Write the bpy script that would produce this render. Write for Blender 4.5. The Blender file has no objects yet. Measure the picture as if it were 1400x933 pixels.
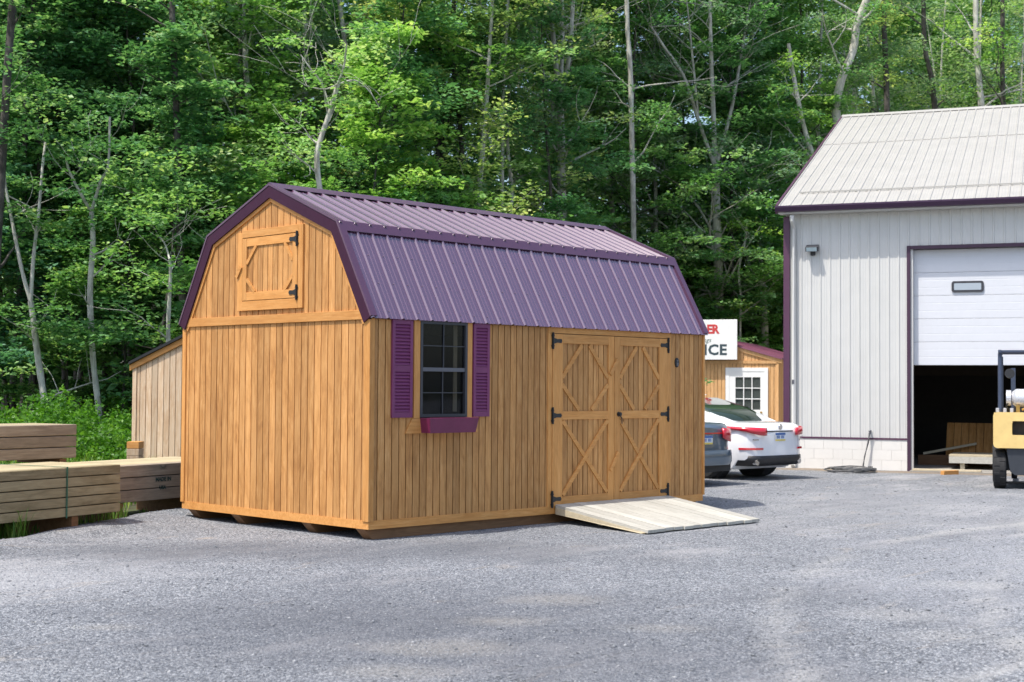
import bpy, bmesh, math, random
import numpy as np
from mathutils import Vector, Matrix
S = bpy.context.scene
COL = S.collection
random.seed(7); RNG = np.random.default_rng(11)

# ------------------------------------------------------------------ camera
CP = Vector((-10.10122, -12.00984, 1.69326)); YAW, PITCH, ROLL, FPX = 0.77222, 0.03217, 0.00679, 1944.44
_f = Vector((math.cos(YAW)*math.cos(PITCH), math.sin(YAW)*math.cos(PITCH), math.sin(PITCH)))
_r = Vector((math.sin(YAW), -math.cos(YAW), 0)); _u = _r.cross(_f)
_r, _u = _r*math.cos(ROLL)+_u*math.sin(ROLL), -_r*math.sin(ROLL)+_u*math.cos(ROLL)
cd = bpy.data.cameras.new('camera'); cam = bpy.data.objects.new('camera', cd); COL.objects.link(cam)
cam.matrix_world = Matrix(((_r.x,_u.x,-_f.x,CP.x),(_r.y,_u.y,-_f.y,CP.y),(_r.z,_u.z,-_f.z,CP.z),(0,0,0,1)))
cd.sensor_width = 36; cd.lens = FPX/1400*36; cd.clip_end = 2000; cd.clip_start = .1
cd.dof.use_dof = True; cd.dof.focus_distance = 17.5; cd.dof.aperture_fstop = 3.2
S.camera = cam
# ------------------------------------------------------------------ sky, sun, exposure
SUN_AZ, SUN_EL = math.radians(172), math.radians(64)
w = bpy.data.worlds.new('World'); S.world = w; w.use_nodes = True
nt = w.node_tree; bg = nt.nodes['Background']
sky = nt.nodes.new('ShaderNodeTexSky'); sky.sky_type = 'NISHITA'; sky.sun_disc = False
sky.sun_elevation = SUN_EL; sky.sun_rotation = math.pi/2-SUN_AZ
sky.air_density = 1.0; sky.dust_density = 2.5; sky.ozone_density = 1.0
nt.links.new(sky.outputs[0], bg.inputs[0]); bg.inputs[1].default_value = 0.15
sl = bpy.data.lights.new('sun', 'SUN'); sl.energy = 3.0; sl.angle = math.radians(.5); sl.color = (1, .95, .87)
so = bpy.data.objects.new('sun', sl); COL.objects.link(so)
sd = Vector((math.cos(SUN_AZ)*math.cos(SUN_EL), math.sin(SUN_AZ)*math.cos(SUN_EL), math.sin(SUN_EL)))
so.rotation_euler = sd.to_track_quat('Z', 'Y').to_euler(); so.location = (0, 0, 30)
S.view_settings.view_transform = 'Standard'; S.view_settings.look = 'None'
S.view_settings.exposure = 0.8; S.view_settings.gamma = 1

# ------------------------------------------------------------------ placing helpers
def at(x, y, t): return CP + (_f + _r*((x-700)/FPX) + _u*((466.5-y)/FPX))*t
def ground(x, y, z=0.):
    v = _f + _r*((x-700)/FPX) + _u*((466.5-y)/FPX); return CP + v*((z-CP.z)/v.z)
def column(x, t, z=0.):                      # ground point seen at column x, t metres deep
    p = at(x, 528, t); return Vector((p.x, p.y, z))

# ------------------------------------------------------------------ object helpers
def tag(o, label=None, cat=None, group=None, kind=None):
    if label: o['label'] = label
    if cat: o['category'] = cat
    if group: o['group'] = group
    if kind: o['kind'] = kind
    return o
def empty(name, loc=(0,0,0), rz=0, label=None, cat=None, group=None):
    o = bpy.data.objects.new(name, None); COL.objects.link(o); o.location = loc; o.rotation_euler = (0,0,rz)
    o.empty_display_size = .3
    return tag(o, label, cat, group)
def link(name, me, parent=None, loc=None):
    o = bpy.data.objects.new(name, me); COL.objects.link(o)
    if parent: o.parent = parent
    if loc is not None: o.location = loc
    return o
def copy_tree(o, parent=None):
    c = o.copy(); COL.objects.link(c)
    if parent: c.parent = parent
    for ch in list(o.children): copy_tree(ch, c)
    return c

class MB:
    def __init__(s, T=None): s.v=[]; s.f=[]; s.T=T
    def add(s, vs, fs):
        n=len(s.v)
        for p in vs:
            p=Vector(p)
            s.v.append(tuple(s.T@p) if s.T else tuple(p))
        s.f += [tuple(n+i for i in f) for f in fs]; return s
    def box(s, x0,x1,y0,y1,z0,z1, c=0):
        if x0>x1:x0,x1=x1,x0
        if y0>y1:y0,y1=y1,y0
        if z0>z1:z0,z1=z1,z0
        if c<=0:
            return s.add([(x0,y0,z0),(x1,y0,z0),(x1,y1,z0),(x0,y1,z0),(x0,y0,z1),(x1,y0,z1),(x1,y1,z1),(x0,y1,z1)],
              [(0,3,2,1),(4,5,6,7),(0,1,5,4),(1,2,6,5),(2,3,7,6),(3,0,4,7)])
        bm=bmesh.new(); bmesh.ops.create_cube(bm,size=1)
        for v in bm.verts: v.co=Vector(((x0+x1)/2+v.co.x*(x1-x0),(y0+y1)/2+v.co.y*(y1-y0),(z0+z1)/2+v.co.z*(z1-z0)))
        bmesh.ops.bevel(bm,geom=bm.edges[:],offset=c,segments=2,affect='EDGES',profile=.5)
        bm.verts.index_update()
        s.add([v.co.copy() for v in bm.verts],[[v.index for v in f.verts] for f in bm.faces]); bm.free(); return s
    def prism(s, poly, vec):                 # polygon (list of 3d points) swept along vec
        n=len(poly); v=Vector(vec); P=[Vector(p) for p in poly]
        nn=Vector((0,0,0))
        for i in range(n): nn+=P[i].cross(P[(i+1)%n])
        if nn.dot(v)>0: P=P[::-1]
        return s.add(P+[p+v for p in P],[tuple(range(n)),tuple(range(2*n-1,n-1,-1))]+[(i,i+n,(i+1)%n+n,(i+1)%n) for i in range(n)])
    def tube(s, pts, rad, n=8, cap=True):
        P=[Vector(p) for p in pts]; 
        if not hasattr(rad,'__len__'): rad=[rad]*len(P)
        vs=[]; up=Vector((0,0,1)); pa=None
        for i,p in enumerate(P):
            d=(P[min(i+1,len(P)-1)]-P[max(i-1,0)]).normalized()
            if pa is None:
                a=d.cross(up if abs(d.z)<.9 else Vector((1,0,0))).normalized()
            else: a=(pa-d*pa.dot(d)).normalized()
            pa=a; b=d.cross(a)
            vs+=[p+(a*math.cos(2*math.pi*k/n)+b*math.sin(2*math.pi*k/n))*rad[i] for k in range(n)]
        fs=[(i*n+k,i*n+(k+1)%n,(i+1)*n+(k+1)%n,(i+1)*n+k) for i in range(len(P)-1) for k in range(n)]
        if cap: fs+=[tuple(range(n-1,-1,-1)),tuple((len(P)-1)*n+k for k in range(n))]
        return s.add(vs,fs)
    def loft(s, rings, cap=True):
        n=len(rings[0]); vs=[p for r in rings for p in r]
        fs=[(i*n+k,i*n+(k+1)%n,(i+1)*n+(k+1)%n,(i+1)*n+k) for i in range(len(rings)-1) for k in range(n)]
        if cap: fs+=[tuple(range(n-1,-1,-1)),tuple((len(rings)-1)*n+k for k in range(n))]
        return s.add(vs,fs)
    def lathe(s, prof, n=24, axis='x', c=(0,0,0)):  # prof: (along, radius)
        vs=[]
        for a,r in prof:
            for k in range(n):
                t=2*math.pi*k/n; p={'x':(a,r*math.cos(t),r*math.sin(t)),'y':(r*math.sin(t),a,r*math.cos(t)),'z':(r*math.cos(t),r*math.sin(t),a)}[axis]
                vs.append((p[0]+c[0],p[1]+c[1],p[2]+c[2]))
        m=len(prof)
        fs=[(i*n+k,i*n+(k+1)%n,(i+1)*n+(k+1)%n,(i+1)*n+k) for i in range(m-1) for k in range(n)]
        return s.add(vs,fs+[tuple(range(n-1,-1,-1)),tuple((m-1)*n+k for k in range(n))])
    def mesh(s, name, mat, smooth=False):
        me=bpy.data.meshes.new(name); me.from_pydata(s.v,[],s.f); me.materials.append(mat)
        if smooth:
            bm=bmesh.new(); bm.from_mesh(me); bmesh.ops.recalc_face_normals(bm,faces=bm.faces[:]); bm.to_mesh(me); bm.free()
            me.shade_smooth()
            try: me.set_sharp_from_angle(angle=math.radians(smooth if smooth is not True else 40))
            except Exception: pass
        me.update(); return me
    def build(s, name, mat, parent=None, label=None, cat=None, group=None, kind=None, smooth=False, loc=None):
        return tag(link(name, s.mesh(name,mat,smooth), parent, loc), label, cat, group, kind)

def text_mesh(txt, size, mat, name, parent, M, bold=0., shear=0., extrude=.002, spacing=1.):
    c=bpy.data.curves.new(name,'FONT'); c.body=txt; c.size=size; c.extrude=extrude; c.offset=bold; c.shear=shear
    c.space_character=spacing; c.align_x='LEFT'; c.resolution_u=2
    o=bpy.data.objects.new('tmp',c); COL.objects.link(o); bpy.context.view_layer.update()
    me=bpy.data.meshes.new_from_object(o.evaluated_get(bpy.context.evaluated_depsgraph_get()))
    bpy.data.objects.remove(o); bpy.data.curves.remove(c)
    me.materials.clear(); me.materials.append(mat); me.transform(M); me.name=name
    return link(name, me, parent)

# ------------------------------------------------------------------ materials
class NT:
    def __init__(s,name):
        s.m=bpy.data.materials.new(name); s.m.use_nodes=True; s.t=s.m.node_tree; s.b=s.t.nodes['Principled BSDF']; s.out=s.t.nodes['Material Output']
    def n(s,ty,**k):
        o=s.t.nodes.new(ty)
        for a,b in k.items(): setattr(o,a,b)
        return o
    def l(s,a,b): s.t.links.new(a,b)
    def ramp(s,fac,stops):
        r=s.n('ShaderNodeValToRGB'); e=r.color_ramp.elements
        while len(e)<len(stops): e.new(.5)
        for i,(p,c) in enumerate(stops): e[i].position=p; e[i].color=(*c,1) if len(c)==3 else c
        s.l(fac,r.inputs[0]); return r.outputs[0]
    def noise(s,vec,scale,detail=3,rough=.55,dist=0):
        o=s.n('ShaderNodeTexNoise'); o.inputs['Scale'].default_value=scale; o.inputs['Detail'].default_value=detail
        o.inputs['Roughness'].default_value=rough; o.inputs['Distortion'].default_value=dist
        if vec is not None: s.l(vec,o.inputs['Vector'])
        return o.outputs['Fac']
    def coords(s,scale=(1,1,1),rand=True,kind='Object'):
        tc=s.n('ShaderNodeTexCoord'); v=tc.outputs[kind]
        if rand:
            oi=s.n('ShaderNodeObjectInfo'); m=s.n('ShaderNodeMath',operation='MULTIPLY'); m.inputs[1].default_value=47.; s.l(oi.outputs['Random'],m.inputs[0])
            a=s.n('ShaderNodeVectorMath',operation='ADD'); s.l(v,a.inputs[0]); s.l(m.outputs[0],a.inputs[1]); v=a.outputs[0]
        mp=s.n('ShaderNodeMapping'); mp.inputs['Scale'].default_value=scale; s.l(v,mp.inputs['Vector']); return mp.outputs[0]
    def mix(s,fac,a,b,mode='MIX'):
        o=s.n('ShaderNodeMix',data_type='RGBA',blend_type=mode)
        for v,i in ((fac,0),(a,6),(b,7)):
            if isinstance(v,(int,float)): o.inputs[i].default_value=v
            elif isinstance(v,tuple): o.inputs[i].default_value=(*v,1)
            else: s.l(v,o.inputs[i])
        return o.outputs[2]
    def bump(s,h,strength=.3,dist=.01,normal=None):
        o=s.n('ShaderNodeBump'); o.inputs['Strength'].default_value=strength; o.inputs['Distance'].default_value=dist; s.l(h,o.inputs['Height'])
        if normal is not None: s.l(normal,o.inputs['Normal'])
        s.l(o.outputs[0],s.b.inputs['Normal']); return o.outputs[0]
    def math(s,op,a,b):
        o=s.n('ShaderNodeMath',operation=op)
        for i,v in enumerate((a,b)):
            if isinstance(v,(int,float)): o.inputs[i].default_value=v
            else: s.l(v,o.inputs[i])
        return o.outputs[0]
    def mapr(s,v,a,b,c,d):
        o=s.n('ShaderNodeMapRange'); s.l(v,o.inputs[0])
        for i,x in enumerate((a,b,c,d)): o.inputs[i+1].default_value=x
        return o.outputs[0]

def wood(name, dark, mid, light, axis='z', rough=.6, var=.22, knots=True, spec=.3):
    m=NT(name); sc={'z':(22,22,1.1),'x':(1.1,22,22),'y':(22,1.1,22)}[axis]; sc2={'z':(6,6,1.2),'x':(1.2,6,6),'y':(6,1.2,6)}[axis]
    v=m.coords(sc); v2=m.coords(sc2)
    g=m.noise(v,1.6,5,.6,.8); b=m.noise(v2,1.,3,.5,.4)
    g=m.math('ADD',m.math('MULTIPLY',g,.55),m.math('MULTIPLY',m.noise(m.coords({'z':(9,9,2.2),'x':(2.2,9,9),'y':(9,2.2,9)}[axis]),1.,4,.6,2.2),.45)); c=m.ramp(g,[(.30,dark),(.5,mid),(.70,light)])
    c=m.mix(m.mapr(b,.40,.66,0,.55),c,m.mix(.6,light,mid)); c=m.mix(m.mapr(m.noise(m.coords({'z':(3.5,3.5,.9),'x':(.9,3.5,3.5),'y':(3.5,.9,3.5)}[axis]),1.3,5,.65,1.5),.50,.68,0,.55),c,m.mix(.35,dark,mid))
    fine=m.noise(m.coords({'z':(160,160,5),'x':(5,160,160),'y':(160,5,160)}[axis]),1.,2)
    oi=m.n('ShaderNodeObjectInfo'); 
    k=m.mapr(oi.outputs['Random'],0,1,1-var,1+var*.6); k2=m.mapr(fine,.3,.7,.9,1.08)
    kk=m.math('MULTIPLY',k,k2)
    vv=m.n('ShaderNodeCombineColor'); 
    for i in range(3): m.l(kk,vv.inputs[i])
    c=m.mix(1.,c,vv.outputs[0],'MULTIPLY')
    m.l(c,m.b.inputs['Base Color']); m.b.inputs['Roughness'].default_value=rough; m.b.inputs['Specular IOR Level'].default_value=spec
    m.bump(m.math('ADD',g,m.math('MULTIPLY',fine,.5)),.35,.003)
    return m.m
def paint(name,col,rough=.4,metal=0.,spec=.5,nz=.08,scale=6,coat=0,bump=.0,rv=.07,cr=.05):
    m=NT(name); f=m.noise(m.coords((1,1,1)),scale,4,.6)
    c=m.mix(m.mapr(f,.3,.7,0,1),tuple(x*(1-nz) for x in col),tuple(min(1,x*(1+nz)) for x in col))
    m.l(c,m.b.inputs['Base Color']); m.b.inputs['Roughness'].default_value=rough; m.b.inputs['Metallic'].default_value=metal
    m.b.inputs['Specular IOR Level'].default_value=spec; m.b.inputs['Coat Weight'].default_value=coat; m.b.inputs['Coat Roughness'].default_value=cr; m.b.inputs['Coat IOR'].default_value=1.5 if cr<.1 else 1.9
    m.l(m.mapr(m.noise(m.coords((1,1,1)),scale*3,3),.3,.7,max(0,rough-rv),min(1,rough+rv)),m.b.inputs['Roughness'])
    if bump: m.bump(f,bump,.01)
    return m.m
WD,WM,WL=(.27,.11,.032),(.51,.245,.076),(.67,.38,.155)
MAT=dict(
 wz=wood('stained siding',WD,WM,WL,'z'), wx=wood('stained trim across',(.43,.18,.045),(.57,.265,.075),(.66,.35,.125),'x',var=.12),
 wy=wood('stained trim depthwise',(.43,.18,.045),(.57,.265,.075),(.66,.35,.125),'y',var=.12), wt=wood('stained trim upright',(.43,.18,.045),(.57,.265,.075),(.66,.35,.125),'z',var=.12),
 groove=wood('groove stain and shade',(.045,.018,.007),(.07,.028,.011),(.10,.04,.015),'z'),  # darker stain, with the shade inside the grooves put into the colour
 skid=wood('treated skid',(.12,.06,.025),(.20,.10,.045),(.27,.15,.07),'x'),
 ramp=wood('pale treated lumber',(.34,.325,.28),(.47,.455,.40),(.55,.54,.49),'y',var=.14),
 rampx=wood('pale treated lumber across',(.36,.30,.2),(.50,.43,.30),(.58,.51,.37),'x',var=.1),
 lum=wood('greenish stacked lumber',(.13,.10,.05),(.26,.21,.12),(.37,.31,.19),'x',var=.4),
 lumt=wood('sunlit stacked lumber',(.34,.27,.15),(.47,.39,.24),(.55,.48,.32),'x',var=.2),  # top boards: sunlight put into a paler lumber colour
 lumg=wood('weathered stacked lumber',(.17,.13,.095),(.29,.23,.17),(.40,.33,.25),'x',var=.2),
 pale=wood('weathered pale siding',(.40,.23,.12),(.56,.40,.26),(.66,.56,.43),'z',var=.2),
 offw=wood('honey siding',(.52,.27,.10),(.66,.38,.17),(.75,.47,.24),'z',var=.12),
 dkw=wood('dim stored board',(.10,.05,.02),(.16,.085,.04),(.22,.12,.06),'z'),
 roof=paint('purple roof metal',(.105,.044,.086),.27,.0,.9,.03,scale=2,rv=.02,coat=1.,cr=.2), roofd=paint('purple flashing',(.088,.038,.076),.30,0,.7,.03,scale=2,rv=.02),
 rake=paint('dark purple trim',(.040,.010,.028),.5,0,.2), shut=paint('purple shutter paint',(.17,.030,.105),.5), fbox=paint('maroon flower box paint',(.15,.016,.065),.45,nz=.12),
 black=paint('black iron',(.012,.012,.013),.45), win=paint('dark bronze window frame',(.04,.04,.047),.45), winl=paint('grey sash bar',(.10,.10,.115),.4),
 white=paint('white paint',(.80,.80,.80),.45,nz=.03), gdoor=paint('white sectional door',(.62,.63,.66),.4,nz=.02), side=paint('off white metal siding',(.57,.565,.54),.42,nz=.03,scale=2),
 groof=paint('pale metal roof',(.37,.358,.33),.5,nz=.06,scale=1.5), gtrim=paint('purple building trim',(.085,.03,.065),.45), gtrim2=paint('dark door trim',(.05,.02,.045),.5), oroof=paint('plum office roof',(.22,.08,.13),.4), gutter=paint('dark gutter',(.045,.018,.05),.35),
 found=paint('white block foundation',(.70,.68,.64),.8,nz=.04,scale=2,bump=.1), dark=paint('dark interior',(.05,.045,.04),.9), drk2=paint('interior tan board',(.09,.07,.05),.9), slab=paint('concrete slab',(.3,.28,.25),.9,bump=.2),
 rubber=paint('tyre rubber',(.018,.018,.019),.85), chrome=paint('alloy',(.6,.6,.62),.25,1.), plastic=paint('black plastic',(.02,.02,.022),.5),
 hose=paint('grey hose',(.10,.10,.10),.5), yellow=paint('forklift yellow',(.72,.52,.20),.45,nz=.07), steelb=paint('blue grey steel',(.045,.06,.10),.45), fdark=paint('dark chassis',(.03,.035,.045),.5),
 carw=paint('white car paint',(.82,.83,.85),.25,0,.5,.0,coat=1.,rv=0), carg=paint('grey blue car paint',(.10,.145,.19),.28,.3,.5,.0,coat=1.,rv=0),
 red=paint('red tail light',(.55,.012,.03),.15,coat=1.), amber=paint('amber lens',(.7,.16,.03),.2,coat=1.), green=paint('green strap',(.02,.11,.07),.5), ink=paint('dark green stencil ink',(.012,.035,.03),.8),
 sred=paint('sign red',(.55,.05,.05),.5), snavy=paint('sign slate',(.035,.06,.075),.5), sgreen=paint('sign script green',(.08,.13,.10),.5),
 pblue=paint('plate blue',(.06,.15,.4),.4), pwhite=paint('plate white',(.7,.72,.75),.4), pyel=paint('plate yellow',(.75,.6,.12),.4), curtain=paint('curtain',(.35,.36,.36),.9), propane=paint('silver tank',(.62,.62,.64),.3,.4),
 brass=paint('brass valve',(.45,.28,.08),.35,.8), lens=paint('lamp lens',(.45,.55,.58),.12),
)
def glassm(name,col,rough=.03,alpha=.35,trans=True):
    m=NT(name); b=m.b; b.inputs['Base Color'].default_value=(*col,1); b.inputs['Roughness'].default_value=rough; b.inputs['Specular IOR Level'].default_value=.8
    f=m.noise(m.coords((1,1,1)),1.5,2); m.bump(f,.03,.02)
    if trans:
        t=m.n('ShaderNodeBsdfTransparent'); t.inputs[0].default_value=(.8,.83,.82,1); x=m.n('ShaderNodeMixShader'); x.inputs[0].default_value=alpha
        m.l(t.outputs[0],x.inputs[1]); m.l(b.outputs[0],x.inputs[2]); m.l(x.outputs[0],m.out.inputs[0])
    return m.m
MAT['glass']=glassm('window glass',(.015,.017,.02),alpha=.22); MAT['cglass']=glassm('car glass',(.03,.05,.035),trans=False); MAT['fglass']=glassm('frosted pane',(.35,.40,.45),.25,trans=False)

def gravel_mat():
    m=NT('crushed limestone gravel'); v=m.coords((1,1,1),rand=False)
    def vor(scale):
        o=m.n('ShaderNodeTexVoronoi'); o.inputs['Scale'].default_value=scale; m.l(v,o.inputs['Vector']); return o
    a=vor(52); b=vor(110); c0=vor(16)
    sep=m.n('ShaderNodeSeparateColor'); m.l(a.outputs['Color'],sep.inputs[0])
    sepb=m.n('ShaderNodeSeparateColor'); m.l(b.outputs['Color'],sepb.inputs[0])
    g=m.math('ADD',m.math('MULTIPLY',sep.outputs[0],.42),m.math('MULTIPLY',sepb.outputs[1],.58))
    c=m.ramp(g,[(.14,(.06,.066,.078)),(.42,(.15,.16,.177)),(.60,(.23,.243,.264)),(.86,(.46,.47,.485))])
    big=m.noise(m.coords((1,1,1),rand=False),.35,5,.6,.6); big2=m.noise(m.coords((.5,1.6,1),rand=False),.9,4,.65,1.2)
    dust=m.mapr(m.math('MULTIPLY',big,m.mapr(big2,.35,.75,.5,1.4)),.42,.72,0,.5)
    c=m.mix(dust,c,(.43,.42,.42))
    tan=m.mapr(m.noise(m.coords((.35,1.3,1),rand=False),1.7,4,.6,1.),.62,.78,0,.6); c=m.mix(tan,c,(.38,.32,.25))
    dk=m.mapr(m.noise(m.coords((.6,1.1,1),rand=False),.55,5,.6,.5),.50,.68,0,.4); c=m.mix(dk,c,(.10,.105,.118))
    def patch(px_,py_,rx_,ry_,st_,colr):
        nonlocal c
        tc_=m.n('ShaderNodeTexCoord'); s_=m.n('ShaderNodeSeparateXYZ'); m.l(tc_.outputs['Object'],s_.inputs[0])
        ca,sa=math.cos(YAW),math.sin(YAW)
        dx=m.math('SUBTRACT',s_.outputs[0],px_); dy=m.math('SUBTRACT',s_.outputs[1],py_)
        a_=m.math('DIVIDE',m.math('SUBTRACT',m.math('MULTIPLY',dx,sa),m.math('MULTIPLY',dy,ca)),rx_); b_=m.math('DIVIDE',m.math('ADD',m.math('MULTIPLY',dx,ca),m.math('MULTIPLY',dy,sa)),ry_)
        d_=m.math('SQRT',m.math('ADD',m.math('MULTIPLY',a_,a_),m.math('MULTIPLY',b_,b_)),0); d_=m.math('ADD',d_,m.mapr(big,.3,.7,.45,-.45))
        c=m.mix(m.mapr(d_,1.1,.35,0,st_),c,colr)
    patch(-3.2,-4.6,4.2,3.2,.5,(.075,.081,.098)); patch(-.8,-.6,3.2,1.2,.55,(.10,.105,.118)); patch(-4.6,-.3,2.4,1.5,.55,(.40,.40,.41)); patch(3.5,-7.,3.5,4.,.35,(.36,.37,.40)); patch(9,-2.,6,4.,.3,(.34,.345,.36))
    for a_,b_,q_ in ((760,820,.5),(690,850,.4),(610,885,.4),(530,920,.35),(905,860,.35),(140,858,.18),(1210,840,.5),(1290,870,.45),(1330,800,.4)):
        p_=ground(a_,b_); patch(p_.x,p_.y,.30+q_*.5,.12+q_*.5,.26,(.37,.34,.29) if a_<1000 else (.42,.41,.39))
    for k in range(8): patch(15.6+.37*k,4.6-.86*k,.75,.42,.75,(.25,.19,.125))
    # pale tyre tracks swept through the yard
    tc=m.n('ShaderNodeTexCoord'); sx=m.n('ShaderNodeSeparateXYZ'); m.l(tc.outputs['Object'],sx.inputs[0])
    def arc(cx,cy,R,wd,st):
        nonlocal c
        dx=m.math('SUBTRACT',sx.outputs[0],cx); dy=m.math('SUBTRACT',sx.outputs[1],cy)
        d=m.math('SQRT',m.math('ADD',m.math('MULTIPLY',dx,dx),m.math('MULTIPLY',dy,dy)),0); e=m.math('ABSOLUTE',m.math('SUBTRACT',d,R),0)
        k=m.mapr(e,wd,0,0,1); k=m.math('MULTIPLY',k,m.mapr(big2,.38,.62,0,st)); c=m.mix(k,c,(.43,.42,.40))
    arc(6,-17,11.5,.22,.45); arc(6,-17,13.1,.22,.45); arc(-3.5,-19,11.,.2,.4); arc(14,-22,19.,.25,.45)
    m.l(c,m.b.inputs['Base Color']); m.b.inputs['Roughness'].default_value=.85; m.b.inputs['Specular IOR Level'].default_value=.25
    h=m.math('ADD',m.math('MULTIPLY',a.outputs['Distance'],-1.),m.math('MULTIPLY',b.outputs['Distance'],-.5)); h=m.math('ADD',h,m.math('MULTIPLY',c0.outputs['Distance'],-.6))
    m.bump(h,.9,.014)
    return m.m
def stone_mat():
    m=NT('gravel stone'); a=m.n('ShaderNodeAttribute'); a.attribute_name='tint'
    m.l(m.ramp(a.outputs['Fac'],[(0,(.10,.105,.115)),(.5,(.20,.21,.225)),(.85,(.32,.325,.335)),(1,(.48,.475,.46))]),m.b.inputs['Base Color']); m.b.inputs['Roughness'].default_value=.85; return m.m
def floor_mat():
    m=NT('forest floor'); f=m.noise(m.coords((1,1,1),rand=False),1.5,6,.7)
    m.l(m.ramp(f,[(.3,(.035,.028,.015)),(.5,(.06,.055,.025)),(.62,(.05,.085,.02)),(.8,(.09,.14,.035))]),m.b.inputs['Base Color']); m.b.inputs['Roughness'].default_value=.95; m.bump(f,.6,.05); return m.m
def leaf_mat(name,stops,trans=.45,hue=.5,rough=.45):
    m=NT(name); a=m.n('ShaderNodeAttribute'); a.attribute_name='tint'; oi=m.n('ShaderNodeObjectInfo')
    c=m.ramp(a.outputs['Fac'],stops)
    k=m.mapr(oi.outputs['Random'],0,1,.78,1.2); cc=m.n('ShaderNodeCombineColor')
    m.l(m.math('MULTIPLY',k,m.mapr(oi.outputs['Random'],0,1,.85,1.15)),cc.inputs[0]); m.l(k,cc.inputs[1]); m.l(m.mapr(oi.outputs['Random'],0,1,1.1,.8),cc.inputs[2])
    c=m.mix(1.,c,cc.outputs[0],'MULTIPLY')
    m.l(c,m.b.inputs['Base Color']); m.b.inputs['Roughness'].default_value=rough; m.b.inputs['Specular IOR Level'].default_value=.35
    t=m.n('ShaderNodeBsdfTranslucent'); m.l(m.mix(1.,c,(1.2,1.2,.7),'MULTIPLY'),t.inputs[0]); x=m.n('ShaderNodeMixShader'); x.inputs[0].default_value=trans
    m.l(m.b.outputs[0],x.inputs[1]); m.l(t.outputs[0],x.inputs[2]); m.l(x.outputs[0],m.out.inputs[0]); return m.m
def bark_mat(name,dark,light,blotch):
    m=NT(name); v=m.coords((9,9,1.6)); f=m.noise(v,1.2,5,.65,.5); p=m.noise(m.coords((2,2,2.6)),1.,3,.6)
    c=m.ramp(f,[(.3,dark),(.65,light)]); c=m.mix(m.mapr(p,.5,.68,0,.7),c,blotch); m.l(c,m.b.inputs['Base Color']); m.b.inputs['Roughness'].default_value=.9; m.bump(f,.6,.02); return m.m
MAT.update(gravel=gravel_mat(),stone=stone_mat(),floor=floor_mat(),
 leafd=leaf_mat('dark green leaves',[(0,(.04,.13,.045)),(.5,(.13,.31,.115)),(.8,(.30,.52,.22)),(1,(.44,.62,.32))]),  # deeper green than the other crown leaves
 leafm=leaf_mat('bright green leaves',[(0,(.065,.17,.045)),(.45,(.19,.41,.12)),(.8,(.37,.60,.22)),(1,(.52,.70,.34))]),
 leafp=leaf_mat('pale grey green leaves',[(0,(.10,.21,.09)),(.5,(.27,.44,.20)),(.8,(.45,.60,.34)),(1,(.60,.69,.44))]),
 fern=leaf_mat('fern green',[(0,(.03,.11,.01)),(.5,(.07,.21,.02)),(1,(.15,.33,.045))],.45),
 grass=leaf_mat('grass green',[(0,(.05,.13,.015)),(.6,(.12,.26,.03)),(1,(.30,.36,.10))],.4),
 barkp=bark_mat('pale bark',(.24,.225,.19),(.56,.54,.48),(.66,.64,.58)), barkb=bark_mat('brown bark',(.025,.021,.018),(.085,.075,.064),(.15,.135,.12)))

# ------------------------------------------------------------------ ground
GB=[(-200,-120),(-60,-27),(-12,-2.6),(-3,2.5),(-1.67,3.39),(.39,4.5),(6,8.5),(14,13.2),(22,16.5),(40,24),(200,90)]
def gb(x):
    return np.interp(x,[p[0] for p in GB],[p[1] for p in GB])
def sheet(name,xs,ys,zf,mat,label=None):
    X,Y=np.meshgrid(xs,ys,indexing='ij'); Z=zf(X,Y); nx,ny=X.shape
    me=bpy.data.meshes.new(name); v=np.stack([X,Y,Z],-1).reshape(-1,3)
    i=np.arange(nx*ny).reshape(nx,ny); q=np.stack([i[:-1,:-1],i[1:,:-1],i[1:,1:],i[:-1,1:]],-1).reshape(-1,4)
    me.from_pydata(v.tolist(),[],q.tolist()); me.materials.append(mat); me.shade_smooth(); o=link(name,me); return tag(o,kind='structure')
def sm(t): t=np.clip(t,0,1); return t*t*(3-2*t)
def wob(X,Y): return np.sin(X*.9+1.3*np.sin(Y*.7))*np.sin(Y*1.1+.6*X)*.5+.3*np.sin(X*2.7+Y*1.9)+.2*np.sin(X*6.1-Y*4.3)
def zfloor(X,Y): return -.06+.55*sm((Y-gb(X)-1)/16)+.03*wob(X*.6,Y*.6)*sm((Y-gb(X))/3)
g1=np.concatenate([[-900,-400,-200,-120],np.arange(-80,110,1.5),[130,200,400,900]])
sheet('ground',g1,g1,zfloor,MAT['floor'])
def zyard(X,Y):
    d=Y-gb(X)+.18*wob(X*1.6,Y*1.6); base=.010*wob(X,Y); near=(np.abs(X-3)<4.5)&(np.abs(Y-1.5)<4)
    bank=.07*np.exp(-((d+.35)/.4)**2)*sm((2.-X)/2)
    return base*np.where(near,.25,1)+bank-.22*sm((d+.1)/.5)
gx=np.concatenate([[-120,-60],np.arange(-30,-6,.8),np.arange(-6,9,.15),np.arange(9,34,.5),[36,40,50,80,120]])
gy=np.concatenate([[-120,-60,-40],np.arange(-30,-6,.8),np.arange(-6,9,.15),np.arange(9,26,.5),[30,40,60]])
yard=sheet('gravel_yard',gx,gy,zyard,MAT['gravel'])

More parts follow.
